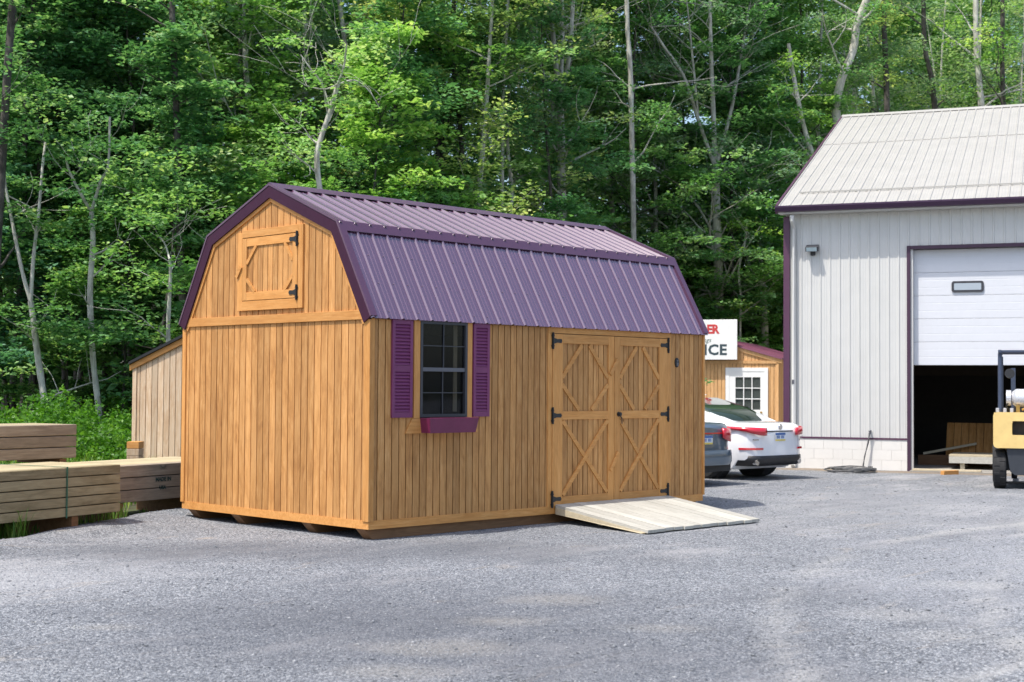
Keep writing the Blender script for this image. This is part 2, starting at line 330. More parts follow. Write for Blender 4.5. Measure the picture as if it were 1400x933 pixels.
# loose stones on the yard (uncountable)
def stones(n,seed):
    r=np.random.default_rng(seed); t=7.0+20*r.random(n)**1.9; px=r.uniform(-40,1440,n)
    fx,fy=_f.x,_f.y; rx,ry=_r.x,_r.y; lat=(px-700)/FPX*t
    x=CP.x+fx*t+rx*lat; y=CP.y+fy*t+ry*lat
    ok=(y<gb(x)-.02)&~((x>-.1)&(x<6.2)&(y>-.05)&(y<3.8))&~((x>2.7)&(x<5.4)&(y>-1.8)&(y<0)); x,y,t=x[ok],y[ok],t[ok]; n=len(x)
    s=np.clip(r.lognormal(math.log(.0056),.5,n),.003,.026)*(.8+t*.016)
    base=np.array([(1,0,0),(-1,0,0),(0,1,0),(0,-1,0),(0,0,1),(0,0,-1)],float)
    v=base[None]*(.65+.7*r.random((n,6,1)))*np.stack([s,s*r.uniform(.6,1,n),s*r.uniform(.28,.5,n)],-1)[:,None]
    a=r.uniform(0,6.28,n); ca,sa=np.cos(a)[:,None],np.sin(a)[:,None]; tl=r.uniform(-.5,.5,n)[:,None]
    X=v[...,0]*ca-v[...,1]*sa; Y=v[...,0]*sa+v[...,1]*ca; Z=v[...,2]+X*tl
    z0=zyard(x,y)
    V=np.stack([X+x[:,None],Y+y[:,None],Z+(z0+s*.10)[:,None]],-1).reshape(-1,3)
    F=np.array([(0,2,4),(2,1,4),(1,3,4),(3,0,4),(2,0,5),(1,2,5),(3,1,5),(0,3,5)]); F=(F[None]+6*np.arange(n)[:,None,None]).reshape(-1,3)
    tint=np.repeat(np.clip(r.beta(2.2,2.4,n),0,1),6)
    return V,F,tint
def np_mesh(name,V,F,tint,mat,smooth=False):
    me=bpy.data.meshes.new(name); k=F.shape[1]
    me.vertices.add(len(V)); me.vertices.foreach_set('co',V.astype(np.float32).ravel())
    me.loops.add(F.size); me.loops.foreach_set('vertex_index',F.astype(np.int32).ravel())
    me.polygons.add(len(F)); me.polygons.foreach_set('loop_start',np.arange(0,F.size,k,dtype=np.int32))
    me.update(calc_edges=True)
    a=me.attributes.new('tint','FLOAT','POINT'); a.data.foreach_set('value',tint.astype(np.float32))
    me.materials.append(mat); return me
tag(link('gravel',np_mesh('gravel',*stones(90000,3),MAT['stone'])),'loose grey crushed stones scattered over the gravel yard','gravel',kind='stuff')

# ------------------------------------------------------------------ leaves and trees
LEAF=np.array([(0,0,0),(.5,.32,.06),(1,0,-.05),(.5,-.32,.06)],float)
def leaf_cloud(cl, seed, size=.13, up=2.0, smooth_t=0.):
    """cl: rows (x,y,z,rx,rz,n). returns V,F,tint of folded leaf faces"""
    r=np.random.default_rng(seed); cl=np.asarray(cl,float); cnt=cl[:,5].astype(int); idx=np.repeat(np.arange(len(cl)),cnt); n=len(idx)
    d=r.normal(size=(n,3)); d/=np.linalg.norm(d,axis=1)[:,None]; rad=r.random(n)**.45
    off=d*rad[:,None]; c=cl[idx]; off[:,:2]*=c[:,3:4]; off[:,2]*=c[:,4]
    off[:,2]-=.35*c[:,4]*(np.hypot(off[:,0],off[:,1])/c[:,3])**2
    pos=c[:,:3]+off
    a=r.uniform(0,6.283,n); nrm=r.normal(size=(n,3)); nrm[:,2]=np.abs(nrm[:,2])+up; nrm/=np.linalg.norm(nrm,axis=1)[:,None]
    t=np.stack([np.cos(a),np.sin(a),np.zeros(n)],-1); t-=nrm*(t*nrm).sum(1)[:,None]; t/=np.linalg.norm(t,axis=1)[:,None]; b=np.cross(nrm,t)
    s=size*np.exp(r.normal(0,.28,n))
    V=(pos[:,None,:]+s[:,None,None]*(LEAF[None,:,0:1]*t[:,None]+LEAF[None,:,1:2]*b[:,None]+LEAF[None,:,2:3]*nrm[:,None])).reshape(-1,3)
    F=(np.array([[0,1,2],[0,2,3]])[None]+4*np.arange(n)[:,None,None]).reshape(-1,3)
    ct=r.normal(.5,.17,len(cl))[idx]
    tint=np.repeat(np.clip(ct+r.normal(0,.16,n),0,1),4)
    return V,F,tint
def limb(mb,p,d,L,r0,rg,depth,tips,bend=.18,n=5,rise=.0):
    pts=[Vector(p)]; d=Vector(d).normalized(); rad=[r0]
    for i in range(n):
        d=(d+Vector((rg.normal()*bend,rg.normal()*bend,rg.normal()*bend*.7+rise))).normalized()
        pts.append(pts[-1]+d*(L/n)); rad.append(max(.004,r0*(1-.85*(i+1)/n)))
    mb.tube(pts,rad,6 if r0>.03 else 4,cap=False)
    for i in range(2,n+1): tips.append((pts[i],L))
    if depth>0:
        for k in range(2+int(rg.random()*2)):
            i=1+int(rg.random()*(n-1)); side=Vector((rg.normal(),rg.normal(),rg.normal()*.35)).normalized()
            limb(mb,pts[i],(d*.7+side*.8),L*(.42+.2*rg.random()),rad[i]*.6,rg,depth-1,tips,bend,4,rise)
def make_tree(seed,H,r0,c0,spread,dens,leafsize,bark,leaf,lean=.02,nlimb=20,droop=.0,flat=.2):
    rg=np.random.default_rng(seed); mb=MB(); pts=[Vector((0,0,-.3))]; rad=[r0*1.25]; d=Vector((rg.normal()*lean,rg.normal()*lean,1))
    N=10
    for i in range(N):
        d=(d+Vector((rg.normal()*lean*1.6,rg.normal()*lean*1.6,.12))).normalized(); pts.append(pts[-1]+d*(H+.3)/N); rad.append(r0*(1-.9*(i+1)/N))
    mb.tube(pts,rad,9,cap=False); tips=[]
    for k in range(nlimb):
        f=c0+(1-c0)*(k+rg.random())/nlimb; i=min(N-1,int(f*N)); p=pts[i].lerp(pts[i+1],f*N-i)
        a=k*2.4+rg.normal()*.5; L=spread*(1.1-.75*(f-c0)/(1-c0+1e-6))*(.75+.5*rg.random()); el=.15+.6*f+rg.normal()*.12-droop
        limb(mb,p,(math.cos(a),math.sin(a),el),L,max(.012,r0*.33*(1.15-f)),rg,1,tips,.14,5,.0)
    cl=[]
    for t,L in tips:
        rx=.34+.17*L*(.5+.7*rg.random()); cl.append((t.x+rg.normal()*.12,t.y+rg.normal()*.12,t.z+.06,rx,rx*flat,max(10,dens*rx*rx)))
    tm=mb.mesh('trunk',bark,smooth=60); cm=np_mesh('crown',*leaf_cloud(cl,seed+1,leafsize),leaf)
    return tm,cm
PROTO={}
def proto(key):
    if key not in PROTO:
        k,i=key
        PROTO[key]={
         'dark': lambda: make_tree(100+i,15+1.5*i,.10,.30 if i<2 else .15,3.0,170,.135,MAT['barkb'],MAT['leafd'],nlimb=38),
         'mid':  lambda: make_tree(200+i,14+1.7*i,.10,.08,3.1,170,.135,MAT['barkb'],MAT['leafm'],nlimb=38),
         'pale': lambda: make_tree(300+i,16+i,.12,.25,2.7,130,.115,MAT['barkp'],MAT['leafp'],nlimb=26,flat=.4),
         'under':lambda: make_tree(400+i,5.5+i,.05,.12,1.9,260,.12,MAT['barkb'],MAT['leafm'],nlimb=20),
         'underd':lambda: make_tree(500+i,5.+i,.05,.2,2.0,260,.12,MAT['barkb'],MAT['leafd'],nlimb=18),
         'thin': lambda: make_tree(600+i,15,.10,.38,2.3,75,.105,MAT['barkp'],MAT['leafp'],nlimb=20,flat=.5),
        }[k]()
    return PROTO[key]
GL={'dark':('leafy tree with dark green crown in the shady wood on the left','dark green trees in the wood'),
 'mid':('leafy tree with bright green layered crown in the wood behind the sheds','bright green trees in the wood'),
 'pale':('tall tree with pale grey green crown in the wood towards the right','pale green trees in the wood'),
 'under':('low bright green sapling spreading under the taller trees','bright saplings under the trees'),
 'underd':('low dark green sapling at the shady forest edge','dark saplings under the trees'),
 'thin':('thin tree with sparse crown letting the sky through behind the pale metal building','sparse trees behind the metal building')}
def tree(kind,i,px,t,sc=1.,rz=None,z=None):
    where='above the lumber bundles' if px<230 else "behind the big shed's gable" if px<520 else 'above the long purple roof' if px<860 else 'left of the metal building' if px<1090 else 'above the metal building roof'
    rank='at the front of the wood' if t<41 else 'deeper in the wood'; NAME={'dark':'dark green leafy tree','mid':'bright green leafy tree','pale':'pale grey green tree','under':'low bright green sapling','underd':'low dark green sapling','thin':'thin sparse tree'}[kind]
    tm,cm=proto((kind,i)); p=column(px,t)
    if p.x>9 and p.y<14.5 and t<50: return None
    gz=float(zfloor(np.array(p.x),np.array(p.y))) if z is None else z
    e=empty('sapling' if 'under' in kind else 'forest_tree',(p.x,p.y,gz),random.uniform(0,6.28) if rz is None else rz,f'{NAME} {rank} {where}','tree',f'{NAME}s {rank} {where}'); e.scale=(sc,sc,sc*random.uniform(.92,1.08))
    link('trunk',tm,e); link('crown',cm,e); return e
# back rows: closed canopy (left and middle), thinner to the right
def rows():
    rr=random.Random(5)
    for t,x0,x1,n in ((37.5,-160,800,15),(40.5,-160,800,12),(45.5,-60,1060,16),(49,-120,1120,15),(56,-40,1120,13)):
        for k in range(n):
            px=x0+(x1-x0)*(k+.5+rr.uniform(-.33,.33))/n; tt=t+rr.uniform(-1.6,1.6)
            if px>770: tt=max(tt,47+rr.uniform(0,3))
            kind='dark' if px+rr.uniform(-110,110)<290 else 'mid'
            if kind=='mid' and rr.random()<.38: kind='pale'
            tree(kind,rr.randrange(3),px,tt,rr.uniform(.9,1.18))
    for px,t in ((785,45.5),(825,47),(860,45),(900,46),(940,47),(1000,46.5),(1040,48),(1075,47)): tree(rr.choice(['mid','pale','mid']),rr.randrange(3),px,t,rr.uniform(.95,1.15))
    for px,t in ((1090,50),(1150,54),(1180,50),(1240,60),(1385,52),(1420,56),(1100,60),(1460,50),(1345,63),(1290,66)):
        tree('pale' if px<1200 else rr.choice(['thin','mid','pale']),rr.randrange(3),px,t+rr.uniform(-1,1),rr.uniform(1.05,1.2))
    for px,t in ((1215,54),(1262,56),(1310,57),(1375,60),(1160,62),(1225,68),(1190,57),(1240,61),(1335,58),(1400,56)): tree('thin',rr.randrange(3),px,t,rr.uniform(1.2,1.45))
    for px,t in ((1175,60),(1355,60),(1395,62),(1300,70),(1215,72),(1430,62),(1255,73),(1130,58),(1345,72),(1200,63),(1320,66)): tree('pale' if rr.random()<.6 else 'dark',rr.randrange(3),px,t,rr.uniform(1.35,1.6))
    for px,t,k in ((-30,33,'underd'),(15,34,'underd'),(92,33.5,'underd'),(170,34,'underd'),(205,33,'underd'),(265,34.5,'underd'),(300,35,'underd'),
        (350,33.5,'under'),(410,36,'under'),(475,34,'under'),(530,36,'under'),(585,34,'under'),(660,36,'under'),(715,34.5,'under'),(800,35.5,'under'),(835,38,'under'),(800,43,'under'),(880,47.5,'under'),(935,47,'under'),(1110,50,'under'),
        (1000,49,'under'),(1030,48,'under'),(1075,50,'under'),(1060,53,'under'),(965,49,'under')):
        tree(k,rr.randrange(3),px,t,rr.uniform(.9,1.25))
rows()
# trees one can tell apart: traced stems standing at their own distance
def traced(name,label,stems,t,kind,crown=None,twigs=0,seed=1,bark='barkp'):
    """stems: list of (list of (px,py), w0px, w1px)"""
    rg=np.random.default_rng(seed); base=at(*stems[0][0][0],t); b=Vector((base.x,base.y,float(zfloor(np.array(base.x),np.array(base.y)))))
    e=empty(name,b,0,label,'tree'); mb=MB(Matrix.Translation(-b)); cl=[]; joint={}
    for si,(pts,w0,w1) in enumerate(stems):
        P=[]; dz=rg.normal()*.5 if si else 0; n=len(pts)
        for i,(x,y) in enumerate(pts):
            q=joint.get((x,y)); f=i/(n-1)
            off=dz*f*2+rg.normal()*.05
            if q is not None: p=q; base_t=(p-CP).dot(_f)
            else: p=at(x,y,(joint.get('t',t) if False else t)+off)
            P.append(p); joint.setdefault((x,y),p)
        if si==0: P=[Vector((P[0].x,P[0].y,b.z-.3))]+P
        # smooth path
        Q=[]; R=[]; k=4; r_a=w0/2/FPX*t; r_b=w1/2/FPX*t; m=len(P)
        for i in range(m-1):
            p0,p1,p2,p3=P[max(i-1,0)],P[i],P[i+1],P[min(i+2,m-1)]
            for j in range(k):
                u=j/k; Q.append(.5*((2*p1)+(p2-p0)*u+(2*p0-5*p1+4*p2-p3)*u*u+(3*p1-p0-3*p2+p3)*u**3))
        Q.append(P[-1]); R=[(r_a+(r_b-r_a)*i/(len(Q)-1))*(1+rg.normal()*.04) for i in range(len(Q))]
        mb.tube(Q,R,9 if w0>5 else 6,cap=False)
        if si==0: Q0=Q
        # bare side twigs
        for k_ in range(twigs if si==0 else twigs):
            i=int(len(Q)*(.35+.6*rg.random())); i=min(i,len(Q)-2); a=rg.uniform(0,6.28); tl=[]
            limb(mb,Q[i],(math.cos(a),math.sin(a),.3+.5*rg.random()),(.7+1.7*rg.random())*t/33,R[i]*.35,rg,1,tl,.16,5,.03)
            if rg.random()<.7:
                for tp,L in tl[-3:]: cl.append((tp.x-b.x,tp.y-b.y,tp.z-b.z,.4,.14,28))
        if (si>0 or len(stems)==1) and pts[-1][1]<60:  # carry the stem on above the frame
            tl=[]; d=(Q[-1]-Q[-4]).normalized(); d.z=max(d.z,.5)
            limb(mb,Q[-1],d,2.+rg.random()*2,R[-1]*.8,rg,1,tl,.1,6,.06)
            for tp,L in tl: cl.append((tp.x-b.x,tp.y-b.y,tp.z-b.z,.75,.28,75))
    for k_ in range(10 if len(stems)==1 else 6):
        i=int(len(Q0)*rg.uniform(.45,.98)); p=Q0[min(i,len(Q0)-1)]-b+Vector((rg.normal()*.5-.3,rg.normal()*.5-.35,rg.normal()*.2)); cl.append((p.x,p.y,p.z,.55+.3*rg.random(),.16,80))
    if crown:
        for (x,y,dt,rx,n) in crown:
            p=at(x,y,t+dt)-b; cl.append((p.x,p.y,p.z,rx,rx*.28,n))
    mb.build('trunk',MAT[bark],e,smooth=60)
    if cl: link('crown',np_mesh('crown',*leaf_cloud(cl,seed+50,.115),MAT[kind]),e)
    return e
traced('forked_tree','slim crooked tree forking low at the forest edge above the grey upper lumber bundle',[([(62,566),(52,490),(42,412)],11,8),([(42,412),(46,350),(53,290),(58,230),(62,195)],6,3),([(42,412),(30,370),(16,300),(6,240),(10,170)],6,3)],30.5,'leafd',twigs=3,seed=11,
  crown=[(90,330,-.6,.7,110),(75,420,-.7,.7,110),(20,330,.5,.8,110),(85,250,-.5,.9,140),(60,140,0,1.1,180),(10,130,0,1.1,180),(95,180,.5,1.,150)])
traced('forked_tree','pale slim tree with a high Y fork left of the purple roofed shed',[([(135,566),(127,490),(123,400),(127,335),(125,290)],9,7),([(125,290),(112,268),(95,235),(90,215)],5,2.5),([(125,290),(137,250),(148,225),(150,160)],5,3)],31,'leafd',twigs=3,seed=12,
  crown=[(160,230,-.5,1.,160),(110,215,-.4,.9,140),(90,440,-.8,.6,90),(165,440,-.6,.6,80),(150,140,0,1.2,190),(100,130,0,1.2,190)])
traced('forest_tree','straight grey trunk rising just left of the big shed roof',[([(254,470),(249,400),(246,330),(245,240),(241,150),(236,40),(234,-40)],11,8)],33,'leafd',twigs=6,seed=13,bark='barkb')
traced('forest_tree','short pale stem rising behind the weathered shed roof',[([(230,500),(230,440),(233,380),(232,355)],7,4),([(232,355),(226,335),(219,325)],3,2)],30,'leafd',twigs=4,seed=14,crown=[(215,275,-.3,1.,170),(250,265,.2,1.,170),(190,290,-.4,.8,120),(225,220,0,1.,150)])
traced('crooked_tree','crooked tree with bare tangled dead branches above the big shed ridge',[([(447,420),(446,320),(438,265),(433,215),(440,185),(452,150),(462,115)],10,6),([(462,115),(470,92),(474,60)],4,2),([(452,150),(440,115),(425,95),(411,75)],3,1.5),([(462,115),(445,122),(420,118),(405,108)],2.5,1),([(462,115),(485,110),(505,125),(520,150)],2.5,1),([(440,185),(433,195),(420,185)],4,2)],31.5,'leafm',twigs=3,seed=15,
  crown=[(420,200,.9,.9,150),(480,215,.8,.9,150),(490,70,.8,1.,150)])
traced('forest_tree','grey trunk rising behind the middle of the big shed ridge',[([(633,420),(632,290),(632,220),(628,165),(621,110),(619,50),(622,-30)],8,6)],39,'leafm',twigs=6,seed=16,bark='barkb')
traced('slender_tree','left and straighter of two slender white stems behind the shed ridge',[([(686,420),(686,300),(687,210),(688,130),(693,40),(696,-30)],5.5,4)],38.5,'leafp',twigs=4,seed=17)
traced('slender_tree','right and more winding of two slender white stems behind the shed ridge',[([(697,420),(698,300),(700,262),(694,200),(697,110),(706,60),(711,0),(712,-40)],6,4)],39,'leafp',twigs=5,seed=18)
traced('tall_tree','thick pale trunk splitting high up into many grey limbs left of the centre right gap',[([(769,430),(768,310),(768,240),(767,190),(765,135)],15,11),([(765,135),(758,70),(752,0),(750,-40)],8,6),([(765,135),(778,80),(783,10),(788,-40)],7,5),([(767,190),(748,120),(735,70),(722,30)],4,2),([(765,135),(769,60),(768,-20)],6,5)],40,'leafp',twigs=10,seed=19)
traced('forest_tree','grey trunk behind the right end of the big shed ridge',[([(867,440),(866,300),(864,200),(862,100),(858,40),(856,-40)],9,6)],43,'leafm',twigs=4,seed=20)
traced('tall_tree','tall pale tree fanning out into long bare limbs behind the office sign',[([(985,520),(984,430),(981,330),(978,230)],14,11),([(978,230),(975,150),(972,70),(970,-40)],8,4),([(978,230),(955,165),(935,105),(905,60),(880,20)],6,2.5),([(978,230),(1000,150),(1014,70),(1026,0)],6,3),([(955,165),(948,90),(940,10)],4,2),([(935,105),(900,100),(860,90),(820,60)],3,1),([(981,330),(945,270),(900,235),(840,210)],3.5,1),([(981,330),(1010,280),(1040,245)],3,1),([(984,430),(930,330),(880,290),(835,275)],3,1)],46,'leafp',twigs=11,seed=21)
traced('forest_tree','grey trunk left of the metal building, behind the office roof',[([(1047,520),(1045,430),(1042,380),(1038,310),(1034,230)],10,7)],47,'leafm',twigs=5,seed=22)
traced('slender_tree','thin white sapling with a low fork next to the office sign edge',[([(1012,520),(1012,430),(1013,410),(1010,370),(1018,335),(1022,300)],4,2.5),([(1013,410),(1000,392),(990,360),(985,330)],2.5,1.5),([(1013,430),(1040,410),(1060,385),(1075,378)],2.5,1.5)],45.5,'leafm',twigs=3,seed=23)
traced('leaning_tree','leaning pale trunk just outside the left roof edge of the metal building',[([(1125,300),(1112,220),(1098,170),(1086,110),(1078,60)],9,5)],47,'leafm',twigs=5,seed=24)
traced('curved_tree','S curved white trunk rising from the ridge end of the metal building',[([(1158,260),(1150,200),(1143,152),(1150,110),(1166,70),(1172,32),(1188,-10),(1196,-60)],14,9)],48,'leafm',twigs=5,seed=25)
traced('forest_tree','dark trunk against sky gaps, first right of the S curved trunk',[([(1215,260),(1213,160),(1211,90),(1208,20),(1207,-40)],9,7)],50,'leafp',twigs=7,seed=26,bark='barkb')
traced('forest_tree','reddish grey trunk above the metal roof, second right of the S curved trunk',[([(1284,240),(1278,150),(1273,105),(1264,60),(1262,-40)],9,6)],51,'leafp',twigs=6,seed=27,bark='barkb')
traced('forest_tree','pale leafy wrapped trunk above the metal roof, third right of the S curved trunk',[([(1345,240),(1342,150),(1337,95),(1334,30),(1335,-40)],10,7)],50,'leafm',twigs=6,seed=28)
traced('forest_tree','brown trunk nearest the top right corner of the photo above the metal roof',[([(1373,240),(1372,150),(1370,70),(1372,-40)],8,6)],50,'leafm',twigs=6,seed=29,bark='barkb')
traced('leaning_tree','dark leaning trunk at the far left edge with leaves over it',[([(-18,600),(-12,450),(-2,300),(4,200),(10,100),(16,20),(20,-40)],14,10)],30,'leafd',twigs=6,seed=30,bark='barkb')
# far-off wood closing the view
def far_wood():
    r=np.random.default_rng(77); cl=[]
    for k in range(2000):
        px=r.uniform(-300,1100) ; t=r.uniform(60,68); z=r.uniform(.5,24)
        if px>1000 and r.random()<.5: continue
        p=column(px,t); cl.append((p.x,p.y,z,r.uniform(.9,1.8),r.uniform(.4,.8),22))
    for k in range(900):
        px=r.uniform(-300,1080); t=r.uniform(57,60); p=column(px,t); cl.append((p.x,p.y,r.uniform(.2,6),1.6,.8,30))
    for k in range(620):
        px=r.uniform(1080,1750); t=r.uniform(74,84); z=r.uniform(.5,27); p=column(px,t); cl.append((p.x,p.y,z,r.uniform(.9,1.9),r.uniform(.4,.9),22))
    tag(link('distant_wood',np_mesh('distant_wood',*leaf_cloud(cl,78,.42,.4),MAT['leafd'])),'mass of green foliage deep in the wood behind all the trees','wood',kind='stuff')
far_wood()
def undergrowth():
    r=np.random.default_rng(31); cl=[]
    for k in range(1500):
        px=r.uniform(-150,300) if k<1000 else r.uniform(920,1110); t=r.uniform(24,31.5) if k<1000 else r.uniform(41,47)
        p=column(px,t); d=p.y-gb(p.x)
        if d<1.2: continue
        h=min(1.3,.22+.07*d+.55*r.random()**1.5)*(.8+.35*math.sin(p.x*1.7)*math.cos(p.y*1.3)); gz=float(zfloor(np.array(p.x),np.array(p.y)))
        for q in (.3,.65,1.): cl.append((p.x+r.normal()*.1,p.y+r.normal()*.1,gz+h*q,.22,.2,26))
    tag(link('undergrowth',np_mesh('undergrowth',*leaf_cloud(cl,32,.075,.3),MAT['fern'])),'knee high bright green ferns and weeds along the forest edge','undergrowth',kind='stuff')
undergrowth()
def blades(name,spots,label,seed,h0=.35,w0=.012,col='grass'):
    r=np.random.default_rng(seed); V=[];F=[];T=[]
    for (x,y,rad,n,h) in spots:
        for k in range(n):
            a=r.uniform(0,6.28); q=rad*r.random()**.6; px_,py_=x+math.cos(a)*q,y+math.sin(a)*q; H=h*r.uniform(.5,1.2); b=r.uniform(0,6.28); dx,dy=math.cos(b),math.sin(b)
            ln=H*r.uniform(.15,.75); z=max(float(zfloor(np.array(px_),np.array(py_))),float(zyard(np.array(px_),np.array(py_))))-.01; ww=w0*r.uniform(.6,1.3); n0=len(V)
            for s,(lx,lz) in ((1,(0,0)),(.85,(.25,.5)),(.5,(.62,.85)),(.05,(1,.93))):
                V+= [(px_+dx*ln*lx-dy*ww*s/2,py_+dy*ln*lx+dx*ww*s/2,z+H*lz),(px_+dx*ln*lx+dy*ww*s/2,py_+dy*ln*lx-dx*ww*s/2,z+H*lz)]
            for j in range(3): F.append((n0+2*j,n0+2*j+1,n0+2*j+3)); F.append((n0+2*j,n0+2*j+3,n0+2*j+2))
            T+=[r.random()]*8
    return tag(link(name,np_mesh(name,np.array(V),np.array(F),np.array(T),MAT[col])),label,'grass',kind='stuff')
gs=[]
for (x,y,t,rad,n,h) in ((12,735,0,.16,70,.42),(28,738,0,.12,50,.3),(-10,735,0,.2,60,.4),(45,730,0,.08,18,.18)):
    p=ground(x,y); gs.append((p.x,p.y+.05,rad,n,h))
for (x,y,n,h,rad) in ((128,722,26,.18,.12),(150,716,30,.24,.12),(168,713,22,.24,.1),(200,705,12,.12,.08),(110,726,14,.12,.1)):
    p=ground(x,y); gs.append((p.x,p.y+.05,rad,n,h))
blades('grass_tufts',gs,'grass tufts growing at the gravel edge below the lumber bundles',41)
gs=[]; rr=random.Random(9)
for k in range(330):
    px=rr.uniform(-120,300); t=rr.uniform(19.5,27); p=column(px,t)
    if p.y-gb(p.x)<1.6: continue
    gs.append((p.x,p.y,.35,18,rr.uniform(.35,.62)))
blades('tall_grass',gs,'bright tall grass between the lumber bundles and the forest edge',42,w0=.016)

# ------------------------------------------------------------------ wood-sided wall pieces
PW=3.66/30; PL=6.055/58
def plank_mesh(w,h,out,th=.011,gr=.0065,top=None,mat=None):
    """board in local coords: along u (x) 0..w, z 0..h, face at -y*th ; top=(hl,hr)"""
    hl,hr=top if top else (h,h); z0=0
    u=[(0,0),(gr,0),(gr,-th),(w-gr,-th),(w-gr,0),(w,0)]
    vs=[];
    def hz(x): return hl+(hr-hl)*x/w
    for (x,y) in u: vs.append((x,y,z0))
    for (x,y) in u: vs.append((x,y,hz(x)))
    fs=[(i,i+1,i+7,i+6) for i in range(5)]+[(1,2,3,4)[::-1],(7,8,9,10)]
    m=MB(); m.add(vs,fs); return m
def offset_line(prof,d):
    """inward offset of an open polyline (y,z), interior below"""
    out=[]; P=[Vector((a,b)) for a,b in prof]; n=len(P); N=[]
    for i in range(n-1):
        e=(P[i+1]-P[i]).normalized(); N.append(Vector((e.y,-e.x)))
    for i in range(n):
        if i==0: q=P[0]+N[0]*d
        elif i==n-1: q=P[-1]+N[-1]*d
        else:
            a,b=N[i-1],N[i]; q=P[i]+(a+b)*(d/(1+a.dot(b)))
        out.append((q.x,q.y))
    return out
L,Wd=6.055,3.66
PROF=[(-.051,2.453),(.557,3.536),(1.83,4.063),(3.103,3.536),(3.711,2.453)]
shed=empty('lofted_barn_shed',(0,0,0),0,'large stained wood barn shed with purple gambrel metal roof standing on the gravel','shed')
zb=.205
# skids
for i,y in enumerate((.05,1.02,2.42,3.36)):
    sk=MB(); sk.prism([(-.02,y,.12),(.10,y,.0),(L-.2,y,.0),(L-.06,y,.12)],(0,.15,0)); sk.build('skid',MAT['skid'],shed)
# ground contact: rim joists
rim=MB(); 
rim.box(0,L,-.018,.02,.12,.215); rim.box(0,L,3.62,3.66,.12,.215); rim.box(-.0165,.02,-.0165,3.655,.121,.213); rim.box(L-.02,L+.01,0,3.64,.12,.215)
rim.build('rim_board',MAT['wx'],shed)
MB().box(.03,L-.03,.03,3.6,.15,.20).build('floor_deck',MAT['dkw'],shed)
# shell walls (thin, with openings)
def shell_long(y0,y1,open_win):
    m=MB()
    if open_win:
        for (a,b,c,d) in ((0.0,.735,.205,2.45),(.735,1.435,.205,1.36),(.735,1.435,2.43,2.45),(1.435,2.93,.205,2.45),(2.93,5.24,2.36,2.45),(5.24,L,.205,2.45)): m.box(a,b,y0,y1,c,d)
    else: m.box(0,L,y0,y1,.205,2.45)
    return m
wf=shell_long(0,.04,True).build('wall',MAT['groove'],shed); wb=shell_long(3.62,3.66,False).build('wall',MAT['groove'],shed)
inner=offset_line(PROF,.10); pin=[(0.04,.205)]+[(max(.04,min(3.62,a)),b) for a,b in inner]+[(3.62,.205)]
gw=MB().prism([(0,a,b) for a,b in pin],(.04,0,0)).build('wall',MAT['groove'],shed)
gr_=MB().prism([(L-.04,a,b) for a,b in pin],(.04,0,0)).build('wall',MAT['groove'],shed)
def gable_h(y,d=.118):
    q=offset_line(PROF,d); return float(np.interp(y,[a for a,b in q],[b for a,b in q]))
# gable boards (face -X): local u -> +Y via rotation 90deg ; local -y -> ... use rotation so that face looks to -X
def put_board(mb,parent,loc,rz,mat,name='plank',me=None):
    me=me or mb.mesh('plank',mat); o=link(name,me,parent,loc); o.rotation_euler=(0,0,rz); return o
low=plank_mesh(PW,2.43-zb,0).mesh('plank',MAT['wz'])
nb=30
for k in range(nb):
    y1=Wd-k*PW   # facing -X: u runs from +Y to -Y
    put_board(None,gw,(0,y1,zb),-math.pi/2,None,me=low)
    if y1-PW<-.01: continue
    ya,yb=y1,y1-PW; 
    hl,hr=gable_h(ya)-2.50,gable_h(yb)-2.50
    if ya>1.83>yb: hl=hr=max(hl,hr)
    if min(hl,hr)<.02: continue
    put_board(plank_mesh(PW,0,0,top=(hl,hr)),gw,(0,ya,2.50),-math.pi/2,MAT['wz'])
# long wall boards
cache={}
def pm(h):
    h=round(h,3)
    if h not in cache: cache[h]=plank_mesh(PL,h,0).mesh('plank',MAT['wz'])
    return cache[h]
for k in range(58):
    x=k*PL
    if x+PL>2.95 and x<5.24: continue
    if x+PL>.73 and x<1.45: put_board(None,wf,(x,0,zb),0,None,me=pm(1.32-zb))
    else: put_board(None,wf,(x,0,zb),0,None,me=pm(2.44-zb))
# backs, same boards, unseen sides
pmg=plank_mesh(PW,2.2,0).mesh('plank',MAT['wz'])
for k in range(30): put_board(None,gr_,(L,k*PW,zb),math.pi/2,None,me=pmg)
# trims on the gable: corner boards, loft band
def tb(x0,x1,y0,y1,z0,z1,mat,name,parent=shed,c=.003): return MB().box(x0,x1,y0,y1,z0,z1,c).build(name,MAT[mat],parent)
tb(-.030,-.0,-.028,.075,zb,2.425,'wt','corner_board'); tb(-.030,-.0,3.60,3.675,zb,2.425,'wt','corner_board')
tb(L-.01,L+.028,-.030,.06,zb,2.44,'wt','corner_board'); tb(-.034,-.0,.0,3.66,2.425,2.53,'wy','loft_band')
tb(.0,.045,-.026,-.0,zb,2.44,'wt','corner_board')
# rake trims
def band(prof,d0,d1,x,th,mat,name):
    a=offset_line(prof,d0); b=offset_line(prof,d1)
    for i in range(len(a)-1):
        MB().prism([(x,*a[i]),(x,*a[i+1]),(x,*b[i+1]),(x,*b[i])],(th,0,0)).build(name,MAT[mat],shed)
band(PROF,.125,.172,-.030,.028,'wy','rake_board')
XR=-.052; 
band(PROF,.0,.128,XR,.045,'rake','rake_trim'); band(PROF,.0,.128,L+.0,.045,'rake','rake_trim')
band(PROF,.128,.172,L,.028,'wy','rake_board')
